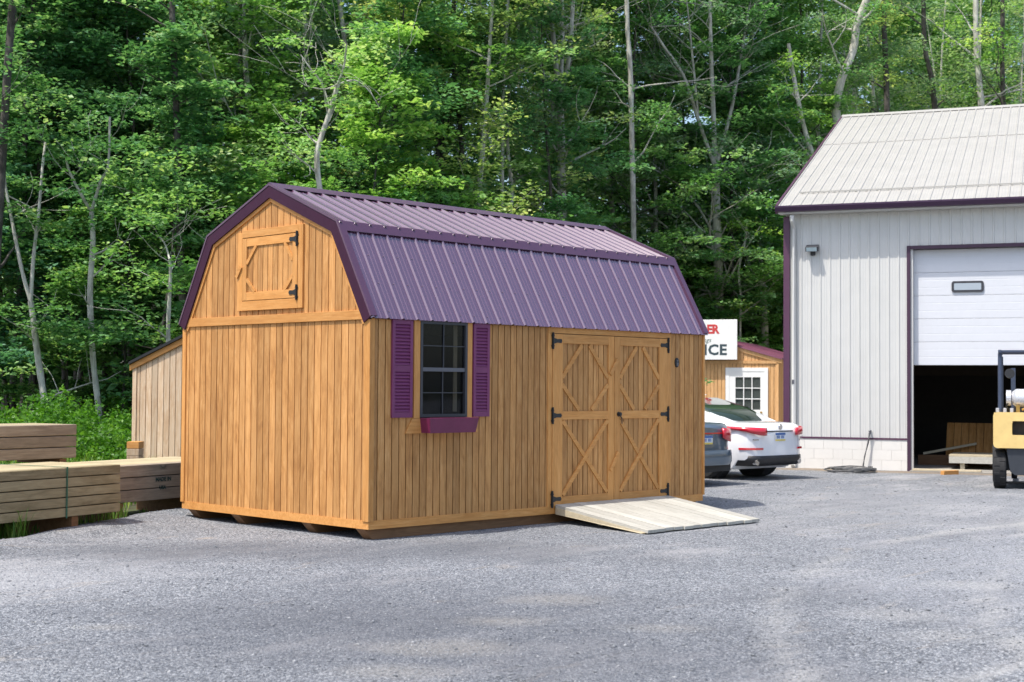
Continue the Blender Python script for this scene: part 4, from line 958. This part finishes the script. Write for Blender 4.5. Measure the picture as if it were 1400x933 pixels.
# ridge cap, rake trim, gutter, soffit
MB().prism([(x0-.02,RD-.22,rz_(RD-.22)+.045),(x0-.02,RD,rz_(RD)+.065),(x0-.02,RD+.22,rz_(RD-.22)+.045),(x0-.02,RD,rz_(RD)+.04)],(x1-x0+.04,0,0)).build('ridge_cap',MAT['groof'],gar)
for x in (x0-.03,x1-.01):
    m=MB(); m.prism([(x,-FO-.02,rz_(-FO)-.16),(x,-FO-.02,rz_(-FO)+.045),(x,RD,rz_(RD)+.05),(x,RD,rz_(RD)-.16)],(.04,0,0)); m.prism([(x,2*RD+FO,rz_(-FO)-.16),(x,2*RD+FO,rz_(-FO)+.045),(x,RD+.001,rz_(RD)+.05),(x,RD+.001,rz_(RD)-.16)],(.04,0,0)); m.build('rake_trim',MAT['gtrim'],gar)
m=MB(); ya=-FO-.01
m.prism([(x0-.03,ya,rz_(-FO)-.01),(x0-.03,ya-.13,rz_(-FO)+.0),(x0-.03,ya-.13,rz_(-FO)-.035),(x0-.03,ya-.095,rz_(-FO)-.12),(x0-.03,ya,rz_(-FO)-.13)],(x1-x0+.06,0,0)); m.build('gutter',MAT['gutter'],gar)
zs=rz_(-FO)-.10
MB().box(x0+.02,x1-.02,-FO,.02,zs-.05,zs-.02).build('soffit',MAT['side'],gar)
MB().box(x0+.02,x1-.02,-FO-.008,-FO+.004,zs-.06,zs+.09).build('fascia',MAT['side'],gar)
# floodlight
fx=onG(1110,340,-.15); fl=empty('floodlight',(fx.x,0,fx.z)); fl.parent=gar
MB().box(-.05,.05,-.04,.0,-.14,-.04,.008).build('mounting_box',MAT['win'],fl)
m=MB(); m.prism([(-.13,-.04,.09),(-.13,-.22,.02),(-.13,-.18,-.07),(-.13,-.06,-.05)],(.26,0,0)); m.build('housing',MAT['win'],fl)
m=MB(); m.prism([(-.11,-.224,.012),(.11,-.224,.012),(.11,-.186,-.062),(-.11,-.186,-.062)],(0,-.006,-.003)); m.build('lens',MAT['lens'],fl)
mt_=onG(1085,522); MB().box(mt_.x-.02,mt_.x+.03,-.105,-.10,mt_.z-.05,mt_.z+.04).build('meter_tag',MAT['winl'],gar)
# interior
MB().box(.2,GW-.2,.16,GD-.1,-.02,.03).build('floor_slab',MAT['slab'],gar); MB().box(OX0,OX1,-.25,.16,-.03,.022).build('threshold',MAT['slab'],gar)
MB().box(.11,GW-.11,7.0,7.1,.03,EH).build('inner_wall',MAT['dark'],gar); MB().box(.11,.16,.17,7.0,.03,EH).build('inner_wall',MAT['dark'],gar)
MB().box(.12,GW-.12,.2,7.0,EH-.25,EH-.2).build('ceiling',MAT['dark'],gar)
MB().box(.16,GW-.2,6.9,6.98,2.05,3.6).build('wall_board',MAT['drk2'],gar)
def inG(name,label,cat,x,y,z=0.03,rz=0): 
    p=Matrix.Translation(GB_)@Matrix.Rotation(GA,4,'Z')@Vector((x,y,z)); return empty(name,p,GA+rz,label,cat)
# platform seen in the doorway
px=onG(1299,636,.9); e=inG('lumber_platform','low pale plank platform just inside the open doorway','platform',px.x,.55)
for k in range(9): MB().box(0,4.2,k*.145+.002,(k+1)*.145-.002,.27,.305).build('plank',MAT['ramp' if False else 'rampx'],e)
MB().box(0,4.2,-.001,.04,.13,.268).build('rim_joist',MAT['ramp'],e); MB().box(0,.04,.042,1.3,.13,.268).build('rim_joist',MAT['ramp'],e)
for x in (.22,2.,3.8): MB().box(x,x+.09,.05,1.2,0.0,.129).build('bearer',MAT['rampx'],e)
pz=onG(1292,612,2.6); e=inG('siding_sheet','grooved brown wood siding sheet leaning inside the dark doorway','siding sheet',pz.x,2.6,.03)
e.rotation_euler=(math.radians(-38),0,GA)
for k in range(13): put_board(plank_mesh(.16,1.15,0,top=(1.15,1.15)),e,(k*.16,0,0),0,MAT['wz'])
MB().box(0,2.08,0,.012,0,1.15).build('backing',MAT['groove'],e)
q=onG(1262,610,2.2); e=inG('loose_board','long loose board slanting on the shop floor in the doorway','board',q.x,2.2,.25,0); MB().add([],[]).prism([(0,0,0),(1.1,.6,.22),(1.1,.6,.27),(0,0,.05)],(0,.10,0)).build('board',MAT['rampx'],e); MB().box(-.1,1.4,-.1,.1,-.22,-.0).build('bearer',MAT['skid'],e)
q=onG(1272,640,.35); e=inG('board_scrap','tan board lying flat along the door threshold','board',OX0+.05,-.1,.024,0); MB().box(0,1.35,-.1,.12,0,.035,.004).build('board',MAT['rampx'],e)
q=ground(1299,649); e=empty('wood_offcut',(q.x,q.y,0),GA+1.0,'short reddish wood block lying on the gravel by the doorway','wood block'); MB().box(-.25,.22,-.045,.045,0,.08,.005).build('block',MAT['wx'],e)

# hose
q=ground(1165,646); hz=empty('garden_hose',(q.x,q.y,0),0,'grey hose coiled on the ground and hanging from the wall tap','hose')
pts=[]; 
for k in range(220):
    t=k/220*2*math.pi*7; R=.40+.035*math.sin(k*.9)+.05*math.sin(t*.37); pts.append((R*1.15*math.cos(t)+.05*math.sin(t*.21),R*math.sin(t)+.05*math.cos(t*.33),.02+.075*(k/220)+.012*math.sin(k*.5)))
hg=onG(1190,592); hw=Matrix.Translation(GB_)@Matrix.Rotation(GA,4,'Z')@Vector((hg.x,-.09,hg.z)); hl=hw-Vector((q.x,q.y,0))
MB().tube(pts,.013,6).build('hose_coil',MAT['hose'],hz,smooth=60)
gp=Matrix.Translation(GB_)@Matrix.Rotation(GA,4,'Z')@Vector((onG(1181,640).x,-.18,.1))-Vector((q.x,q.y,0))
hm=MB()
for s in (0,.03): hm.tube([hl+Vector((s*.6,s,0)),hl.lerp(gp,.3)+Vector((s,.0,.0)),hl.lerp(gp,.7)+Vector((s,s,-.02)),gp+Vector((s,0,-.02)),gp+Vector((-.25,-.3,-.05))],.012,6)
hm.build('hose_drop',MAT['hose'],hz,smooth=60)
tp=MB(); tp.tube([hl+Vector((.09,.03,.04)),hl+Vector((0,0,.02)),hl+Vector((0,0,-.03))],.02,8); tp.lathe([(.03,.03),(.045,.03)],10,'z',tuple(hl)); tp.build('wall_tap',MAT['winl'],hz)

# ------------------------------------------------------------------ office shed with sign
oc=column(1063.5,38); of=empty('office_shed',(oc.x,oc.y,0),GA,'honey coloured office shed with purple roof and white glazed door behind the cars','shed')
gable_shed(of,3.66,6.,2.50,3.02,'offw',over=.12,fascia='offw',roofm='oroof',trim='offw',board=.1016)
OI=(Matrix.Translation(Vector((oc.x,oc.y,0)))@Matrix.Rotation(GA,4,'Z')).inverted()
def onO(px,py,y=0):
    o=OI@CP; v=(OI.to_3x3()@(_f+_r*((px-700)/FPX)+_u*((466.5-py)/FPX))); t=(y-o.y)/v.y; return o+v*t
tb(-3.6,-.02,-.045,-.014,2.36,2.44,'offw','cross_trim',of,0)
a=onO(992,503,-.05); b=onO(1050,503,-.05); dt=2.25
od_=empty('entry_door',(0,0,0)); od_.parent=of
tb(a.x,a.x+.10,-.06,-.012,.14,dt,'white','door_frame',od_,0); tb(b.x-.10,b.x,-.06,-.012,.14,dt,'white','door_frame',od_,0); tb(a.x+.1,b.x-.1,-.06,-.012,dt-.10,dt,'white','door_frame',od_,0)
c0,c1=a.x+.10,b.x-.10
w0,w1,v0,v1=onO(1006,513).x,onO(1040,513).x,1.12,onO(1020,516).z
slab_=MB(); 
for (p0,p1,r0,r1) in ((c0,w0,.14,dt-.1),(w1,c1,.14,dt-.1),(w0,w1,v1,dt-.1),(w0,w1,.14,v0)): slab_.box(p0,p1,-.05,-.014,r0,r1)
sb=slab_.build('door_slab',MAT['white'],od_)
wn=MB(); 
for k in (1,2): x=w0+(w1-w0)*k/3; wn.box(x-.012,x+.012,-.052,-.03,v0,v1)
for k in (1,2): z=v0+(v1-v0)*k/3; wn.box(w0,w1,-.051,-.031,z-.012,z+.012)
wn.build('muntins',MAT['white'],od_)
MB().box(w0,w1,-.028,-.022,v0,v1).build('pane',MAT['glass'],od_); MB().box(w0,w1,-.02,-.013,v0,v1).build('curtain',MAT['curtain'],od_)
kb=MB().lathe([(-.13,.0),(-.12,.03),(-.09,.03),(-.08,.012),(-.05,.012)],12,'y',(c1-.07,0,1.05)).build('knob',MAT['brass'],od_)
# sign: stands in front of the office gable on two posts
sy=-.22; sA=onO(1008,437,sy); sB=onO(1008,492,sy); SW=1.90
sg_=empty('office_sign',Matrix.Translation(Vector((oc.x,oc.y,0)))@Matrix.Rotation(GA,4,'Z')@Vector((sA.x,sy,sB.z)),GA,'white office sign board with red and slate lettering mounted on the office gable','sign')
H_=sA.z-sB.z
MB().box(-SW,0,-.02,.02,0,H_,.006).build('sign_board',MAT['white'],sg_)
for x in (-SW+.3,-.3): MB().box(x-.03,x+.03,.021,.20,.05,.12).build('bracket',MAT['black'],sg_); MB().box(x-.03,x+.03,.021,.06,.0,H_-.1).build('bracket',MAT['black'],sg_)
def sgn(px,py):
    o=onO(px,py,sy-.02); return o.x-sA.x,o.z-sB.z
x_,z_=sgn(962.0,485.2); text_mesh('ICE',.395,MAT['snavy'],'sign_lettering',sg_,Matrix.Translation((x_,-.022,z_))@M0@Matrix.Scale(1.06,4,(1,0,0)),bold=.012,extrude=.002,spacing=1.06)
text_mesh('OFF',.395,MAT['snavy'],'sign_lettering',sg_,Matrix.Translation((x_-.80,-.022,z_))@M0@Matrix.Scale(1.06,4,(1,0,0)),bold=.012,extrude=.002,spacing=1.0)
x_,z_=sgn(965.3,456); text_mesh('ER',.33,MAT['sred'],'sign_lettering',sg_,Matrix.Translation((x_+.02,-.022,z_))@M0@Matrix.Scale(.93,4,(1,0,0)),bold=.014,extrude=.002,spacing=.95)
x_,z_=sgn(961,468); text_mesh('ngs',.17,MAT['sgreen'],'sign_lettering',sg_,Matrix.Translation((x_,-.022,z_))@M0,shear=.35,extrude=.002)

# ------------------------------------------------------------------ cars
def sedan(name,label,px,t,hd,paintm,Lc,Wc,Hc,style):
    """car frame: origin rear centre on the ground, +y forward, x right. hd = heading angle"""
    p=column(px,t); e=empty(name,(p.x,p.y,0),hd-math.pi/2,label,'car')
    hw=Wc/2; wr=.335; ax0,ax1=1.05,1.05+Lc*.575; rw=.60
    def arch(y):
        z=.20
        for a in (ax0,ax1):
            d=abs(y-a)
            if d<.42: z=max(z,wr+math.sqrt(max(0,.42**2-d*d))*.98)
        return z
    def top(y):
        ys=[0,.06,.16,.55,.9,Lc*.70,Lc*.82,Lc*.93,Lc]; zs=style['top']; return float(np.interp(y,ys,zs))
    def wid(y): return hw*float(np.interp(y,[0,.05,.14,.3,.6,1.1,Lc*.75,Lc-.6,Lc-.2,Lc-.05,Lc],[.55,.74,.86,.94,.975,1,1,.96,.85,.68,.45]))
    def bot(y):
        b=arch(y); return max(b,.36-.0) if y<.35 and b<.36 else b
    ys=sorted(set([0,.03,.08,.14,.22,.32,.45,.6,.63]+[round(ax0+q*.07,3) for q in range(-6,7)]+[1.6,2.,2.4,2.8,3.2]+[round(ax1+q*.07,3) for q in range(-6,7)]+[Lc-.8,Lc-.6,Lc-.4,Lc-.2,Lc-.1,Lc-.03,Lc]))
    rings=[]
    for y in ys:
        w_=wid(y); zt=top(y); zb_=bot(y); pts=[]
        sh=zt-.06; zm_=zb_+(sh-zb_)*.5
        half=[(0,zb_),(w_*.80,zb_),(w_*.955,zb_+.02),(w_*.985,zb_+(sh-zb_)*.2),(w_*1.0,zm_),(w_*.985,zb_+(sh-zb_)*.78),(w_*.955,sh),(w_*.90,sh+.035),(w_*.78,zt-.005),(w_*.45,zt+.008),(0,zt+.012)]
        ring=half+[(-a,b) for a,b in half[-2:0:-1]]
        rings.append([(a,y,b) for a,b in ring])
    MB().loft(rings).build('body',MAT[paintm],e,smooth=38)
    # cabin shell
    rb,rt,ft,fb_=style['cab']; hz0=style['belt']
    def cab(off=0.,name='cabin',mat=paintm):
        st=[(rb,hz0-.03,.02),(rb+.12,hz0+.055,.09),(rb+(rt-rb)*.5,hz0+(Hc-hz0)*.58,.55),(rt,Hc-.03,.93),(rt+.35,Hc,1.),(ft-.2,Hc-.005,1.),(ft,Hc-.035,.96),(ft+(fb_-ft)*.5,hz0+(Hc-hz0)*.52,.5),(fb_,hz0-.03,.02)]
        R=[]
        for y,z,q in st:
            wb_=hw*.90; wtp=hw*.66; frac=(z-hz0)/(Hc-hz0); wz=wb_+(wtp-wb_)*max(0,min(1,frac))
            zz=z; half=[(0,hz0-.06),(wb_,hz0-.06),(wb_-(wb_-wz)*.5-.0,hz0-.06+(zz-hz0+.06)*.5),(wz,zz-.025*max(.2,q)),(wz*.9,zz),(wz*.5,zz+.015*q),(0,zz+.02*q)]
            R.append([(a,y,b) for a,b in half+[(-a,b) for a,b in half[-2:0:-1]]])
        return MB().loft(R).build(name,MAT[mat],e,smooth=45)
    cab()
    # glass: rear, front and side windows laid on the shell
    def patch(name,rows_,mat='cglass',th=.012):
        m=MB(); n=len(rows_[0]); vs=[p for r in rows_ for p in r]; m.add(vs,[(i*n+k,i*n+k+1,(i+1)*n+k+1,(i+1)*n+k) for i in range(len(rows_)-1) for k in range(n-1)])
        o=m.build(name,MAT[mat],e,smooth=60); s=o.modifiers.new('s','SOLIDIFY'); s.thickness=th; s.offset=0; return o
    def rowx(y,z,wf_,bow=.0): return [(hw*wf_*k,y+bow*abs(k)**2,z+.0) for k in (-1,-.8,-.4,0,.4,.8,1)]
    lift=.030
    patch('rear_window',[rowx(rb+.10,hz0+.030+lift,.80,.12),rowx(rb+(rt-rb)*.5,hz0+(Hc-hz0)*.58+lift,.74,.06),rowx(rt+.0,Hc-.03+lift,.60,.05)])
    patch('windshield',[rowx(ft+.02,Hc-.03+lift,.60,-.05),rowx(ft+(fb_-ft)*.5,hz0+(Hc-hz0)*.52+lift,.74,-.08),rowx(fb_-.1,hz0+.03+lift,.8,-.15)])
    for s in (-1,1):
        wb_=hw*.90; wtp=hw*.66
        for (ya,yb,yc,yd) in ((rb+.52,rt+.18,rt+.80,rt+.80),(rt+.88,rt+.88,ft-.05,ft+.62)):
            x0=s*(wb_+.012); x1=s*(wtp+.05)
            rows_=[[(x0,ya,hz0+.02),(x0,yd,hz0+.02)],[(x1,yb,Hc-.10),(x1,yc,Hc-.10)]]
            patch('side_window',rows_)
    # wheels
    for s in (-1,1):
        for ya in (ax0,ax1):
            wh=empty('wheel',(s*(hw-.12),ya,wr)); wh.parent=e
            MB().lathe([(-.105,.22),(-.11,.29),(-.085,wr-.008),(-.05,wr),(.05,wr),(.085,wr-.008),(.11,.29),(.105,.22)],28,'x').build('tyre',MAT['rubber'],wh,smooth=30)
            rm=MB(); rm.lathe([(s*.06,.0),(s*.06,.22),(s*.10,.225),(s*.108,.21)],24,'x'); 
            for k in range(5):
                a=k*2*math.pi/5; d_=Vector((0,math.cos(a),math.sin(a))); q=Vector((0,-math.sin(a),math.cos(a)))
                rm.prism([Vector((s*.07,0,0))+q*.045,Vector((s*.07,0,0))-q*.045,Vector((s*.07,0,0))+d_*.215-q*.028,Vector((s*.07,0,0))+d_*.215+q*.028],(s*.04,0,0))
            rm.build('rim',MAT['chrome'],wh,smooth=35)
            wl_=MB().lathe([(-.16,.39),(.05,.39)],24,'x',(s*(hw-.30),ya,wr+.02)).build('wheel_well',MAT['plastic'],e)
    # rear details ride on the curved rear: surface offset function
    def rear(x,z,o=.012):
        ax=abs(x)/hw; ys_=[0,.05,.14,.3,.6,1.1]; ws=[.55,.74,.86,.94,.975,1]
        y=float(np.interp(ax,[0,.3]+ws,[.0,.0]+ys_))
        return y-o
    def rpatch(name,grid,mat,th=.015,o=.008): # grid rows of (x,z,extra forward)
        rows_=[[(x*1.0+(math.copysign(.008,x) if ax else 0),rear(x,z,o)+dy,z) for (x,z,dy,ax) in r] for r in grid]
        return patch(name,rows_,mat,th)
    return e,rpatch,rear,hw
HD=YAW-.187+math.radians(52)
e,rp,rear,hw=sedan('white_sedan','white sedan with long red tail lights parked beside the metal building',1066,26.4,HD,'carw',4.85,1.84,1.50,
  dict(top=[.90,1.0,1.045,1.075,1.06,.98,.93,.82,.62],cab=(.60,1.95,2.75,3.8),belt=1.02))
def lamp(s,inner,outer,zt0,zb0,zt1,zb1,mat='red'):
    r1=[];r2=[]; N=9
    for k in range(N):
        f=k/(N-1); x=inner+(outer-inner)*f; zt=zt0+(zt1-zt0)*f; zbm=zb0+(zb1-zb0)*f; ex=0
        if f>.8: ex=(f-.8)*2.6
        y=rear(min(x,hw*.98),zt,.016)+ex*.5
        zbm-=.035*math.sin(math.pi*min(1,f*1.1)); r1.append((s*min(x,hw*1.0)*1.012,y-.012,zt)); r2.append((s*min(x,hw*1.0)*1.02,y-.02,zbm))
    return r1,r2
def lampobj(e,s,*a,mat='red'):
    r1,r2=lamp(s,*a); m=MB(); n=len(r1); mid=[(p[0]*1.01,p[1]-.012,(p[2]+q[2])/2) for p,q in zip(r1,r2)]
    m.add(r1+mid+r2,[(i,i+1,n+i+1,n+i) for i in range(n-1)]+[(n+i,n+i+1,2*n+i+1,2*n+i) for i in range(n-1)])
    o=m.build('tail_light',MAT[mat],e,smooth=50); sd_=o.modifiers.new('s','SOLIDIFY'); sd_.thickness=.03; sd_.offset=0; return o
for s in (-1,1): lampobj(e,s,.42,.925,.965,.83,.99,.95) ; 
def plate(e,x,y,z,w_=.30,h_=.15):
    p=MB().box(x-w_/2,x+w_/2,y-.006,y,z-h_/2,z+h_/2).build('license_plate',MAT['pwhite'],e)
    MB().box(x-w_/2+.004,x+w_/2-.004,y-.009,y-.006,z+h_/2-.04,z+h_/2-.002).build('plate_band',MAT['pblue'],p); MB().box(x-w_/2+.004,x+w_/2-.004,y-.009,y-.006,z-h_/2+.002,z-h_/2+.03).build('plate_band',MAT['pyel'],p)
    ch=MB()
    for k in range(7): 
        if k!=3: ch.box(x-.105+k*.032,x-.085+k*.032,y-.008,y-.006,z-.03,z+.025)
    ch.build('plate_marks',MAT['pblue'],p)
plate(e,0,-.012,.80); MB().lathe([(-.03,.0),(-.03,.05),(-.02,.055),(0,.055)],16,'y',(0,0,.985)).build('emblem',MAT['chrome'],e)
MB().box(-.38,.38,-.012,.02,.895,.915).build('trunk_line',MAT['plastic'],e)
m=MB(); N=13; r1=[];r2=[];r3=[]
for k in range(N):
    x=-.90+1.8*k/(N-1); y=rear(x,.4,.012); r1.append((x,y,.46)); r2.append((x,y-.006,.38)); r3.append((x*.97,y+.06,.27))
m.add(r1+r2+r3,[(i,i+1,N+i+1,N+i) for i in range(N-1)]+[(N+i,N+i+1,2*N+i+1,2*N+i) for i in range(N-1)]); o=m.build('bumper_diffuser',MAT['plastic'],e,smooth=60); o.modifiers.new('s','SOLIDIFY').thickness=.02
for s in (-1,1):
    m=MB(); xs=[.50+.06*k for k in range(7)]; m.add([(s*x,rear(x,.5,.022),.605) for x in xs]+[(s*x,rear(x,.5,.024),.57) for x in xs],[(i,i+1,8+i,7+i) for i in range(6)]); o=m.build('reflector',MAT['red'],e); o.modifiers.new('s','SOLIDIFY').thickness=.012
    MB().lathe([(-.02,.045),(-.02,.055),(.16,.055),(.16,.045),(-.01,.04)],14,'y',(s*.62,.04,.34)).build('exhaust_pipe',MAT['chrome'],e,smooth=30)
MB().box(-.72,-.55,rear(.63,.7,.014),rear(.63,.7,0)+.01,.745,.765).build('badge_lettering',MAT['chrome'],e); MB().box(.60,.70,rear(.65,.7,.014),rear(.65,.7,0)+.01,.745,.77).build('badge_lettering',MAT['chrome'],e)
MB().tube([(0,1.95,1.52),(0,1.86,1.56),(0,1.78,1.565)],[.02,.012,.004],6).build('roof_antenna',MAT['carw'],e)
e,rp,rear,hw=sedan('grey_blue_sedan','grey blue sedan mostly hidden behind the big shed with only its tail showing',966,24.5,HD+math.radians(2),'carg',4.75,1.80,1.46,
  dict(top=[1.0,1.06,1.09,1.10,1.08,1.0,.93,.82,.6],cab=(.75,1.75,2.65,3.6),belt=1.03))
for s in (-1,1):
    lampobj(e,s,.40,.885,1.0,.83,.99,.76); 
    m=MB(); q=[(s*x,rear(x,.8,.06),z) for x,z in ((.58,.86),(.82,.86),(.82,.775),(.58,.775))]; m.prism(q,(0,.02,0)); m.build('turn_signal',MAT['amber'],e)
plate(e,0,-.012,.80); MB().box(-.44,.44,-.010,.02,.90,.925).build('trunk_trim',MAT['red'],e)
m=MB(); R=[]
for x in np.linspace(-.90,.90,15):
    y=rear(float(np.clip(x,-.87,.87)),.5,.0); R.append([(x,y-.07,.62),(x,y-.09,.56),(x,y-.09,.42),(x,y-.05,.36),(x,y+.05,.36),(x,y+.05,.62)])
m.loft(R); m.build('rear_bumper',MAT['carg'],e,smooth=40); MB().box(-.8,.8,.1,.5,.24,.40).build('underbody',MAT['plastic'],e)

# ------------------------------------------------------------------ forklift
fp=column(1406,24.3); fk=empty('forklift',(fp.x,fp.y,0),YAW-.347-math.pi/2,'pale yellow forklift with gas tank seen from behind at the right edge','forklift')
def fbox(*a,name,mat,c=.01,par=None): return MB().box(*a,c).build(name,MAT[mat],par or fk)
cwm=MB(); X=.56
for (a,b,c,d) in ((-X,-.27,.72,1.30),(.27,X,.72,1.30),(-.268,.268,.72,.92),(-.268,.268,1.17,1.30)): cwm.box(a,b,0,.42,c,d,0)
bm=bmesh.new(); 
o=cwm.build('counterweight',MAT['yellow'],fk); 
# rounded outer outline by two side cheeks
for s in (-1,1): 
    P=rrect(-.03,.03,.72,1.30,0,.029); 
MB().box(-.26,.26,.25,.40,.92,1.17).build('grille_recess',MAT['plastic'],fk)
m=MB(); m.prism(rrect(-X-.012,X+.012,.70,1.315,-.02,.07),(0,.018,0)); 
# face plate as a ring round the opening
fm=MB(); out=rrect(-X-.012,X+.012,.70,1.315,-.03,.07,5); inn=rrect(-.265,.265,.925,1.165,-.03,.02,5); n=len(out)
fm.add(out+inn+[(a,b+.05,c) for a,b,c in out]+[(a,b+.05,c) for a,b,c in inn],[(i,(i+1)%n,n+(i+1)%n,n+i) for i in range(n)]+[(2*n+i,2*n+(i+1)%n,(i+1)%n,i) for i in range(n)]+[(n+i,n+(i+1)%n,3*n+(i+1)%n,3*n+i) for i in range(n)])
fm.build('counterweight_face',MAT['yellow'],fk)
fbox(-.50,.50,.42,1.5,.55,1.12,name='engine_cover',mat='yellow'); fbox(-.55,.55,.35,2.0,.30,.62,name='chassis',mat='fdark')
m=MB(); m.prism([(-.36,.02,.70),(-.30,.02,.30),(-.22,.02,.24),(.22,.02,.24),(.30,.02,.30),(.36,.02,.70)],(0,.4,0)); m.build('rear_skirt',MAT['fdark'],fk)
fbox(-.25,.25,.85,1.35,1.12,1.24,name='seat',mat='plastic',c=.04); fbox(-.24,.24,.78,.90,1.2,1.62,name='seat_back',mat='plastic',c=.04)
for s in (-1,1):
    MB().tube([(s*.46,.10,1.28),(s*.46,.12,2.33)],.035,8).build('guard_post',MAT['steelb'],fk,smooth=60); MB().tube([(s*.46,1.75,.9),(s*.46,1.45,2.30)],.035,8).build('guard_post',MAT['steelb'],fk,smooth=60)
    fbox(s*.46-.03,s*.46+.03,.05,1.5,2.33,2.39,name='guard_rail',mat='steelb')
    for yy,rr_,ww in ((.30,.335,.10),(1.65,.36,.11)):
        xx=s*(.47 if yy<1 else .50)
        wh=empty('wheel',(xx,yy,rr_)); wh.parent=fk; rr2=rr_
        tm=MB(); tm.lathe([(-ww,rr2*.6),(-ww-.005,rr2*.93),(-ww*.8,rr2*.985),(ww*.8,rr2*.985),(ww+.005,rr2*.93),(ww,rr2*.6)],32,'x')
        for k in range(26):
            a=k*2*math.pi/26; c,s_=math.cos(a),math.sin(a); d_=Vector((0,c,s_)); q=Vector((0,-s_,c))
            for sx in (-1,1): tm.prism([d_*rr2*.97+q*.022+Vector((0,0,0)),d_*rr2*.97-q*.022,d_*rr2*1.01-q*.018,d_*rr2*1.01+q*.018],(sx*ww*.9,0,0)) if (k%2==(sx>0)) else None
        tm.build('tyre',MAT['rubber'],wh,smooth=30); MB().lathe([(s*.05,.0),(s*.05,.2),(s*(ww+.0),.205),(s*(ww+.002),.19)],20,'x').build('rim',MAT['yellow'],wh)
for yy in (.06,.4,.75,1.1,1.45): fbox(-.43,.43,yy,yy+.05,2.34,2.385,name='guard_bar',mat='steelb')
MB().lathe([(-.31,.0),(-.31,.05),(-.28,.11),(-.22,.155),(.22,.155),(.28,.11),(.31,.05),(.31,0)],24,'x',(.02,.18,1.56)).build('gas_tank',MAT['propane'],fk,smooth=30)
MB().lathe([(-.38,.12),(-.38,.135),(-.30,.135),(-.30,.12)],18,'x',(.02,.18,1.56)).build('tank_collar',MAT['propane'],fk)
m=MB(); m.box(-.2,-.14,.05,.32,1.30,1.44); m.box(.18,.24,.05,.32,1.30,1.44); m.tube([(-.1,.05,1.36),(-.02,.02,1.40),(.08,.03,1.36),(.16,.06,1.42)],.02,6); m.build('tank_bracket',MAT['brass'],fk)
MB().tube([(-.30,.08,1.52),(-.36,.1,1.42),(-.30,.15,1.33),(-.2,.2,1.32)],.013,6).build('gas_hose',MAT['plastic'],fk)
for x in (-.5,-.38,-.27): MB().lathe([(1.315,.03),(1.38,.03),(1.385,.02)],8,'z',(x,.06,0)).build('filler_cap',MAT['propane'],fk)
MB().lathe([(-.02,.0),(-.02,.08),(.0,.085),(.02,.05)],14,'y',(-.30,.12,1.98)).build('work_light',MAT['plastic'],fk)
MB().tube([(0,1.55,1.1),(0,1.4,1.45)],.02,6).build('steering_column',MAT['plastic'],fk)
fbox(-.30,-.22,1.95,2.1,.1,2.1,name='mast',mat='steelb',c=0); fbox(.22,.30,1.95,2.1,.1,2.1,name='mast',mat='steelb',c=0); fbox(-.215,.215,1.98,2.06,.9,1.0,name='mast_crossbar',mat='steelb',c=0)
for s in (-1,1): fbox(s*.25-.05,s*.25+.05,2.13,3.2,.06,.10,name='fork',mat='fdark',c=0); fbox(s*.25-.05,s*.25+.05,2.105,2.15,.06,.6,name='fork_shank',mat='fdark',c=0)
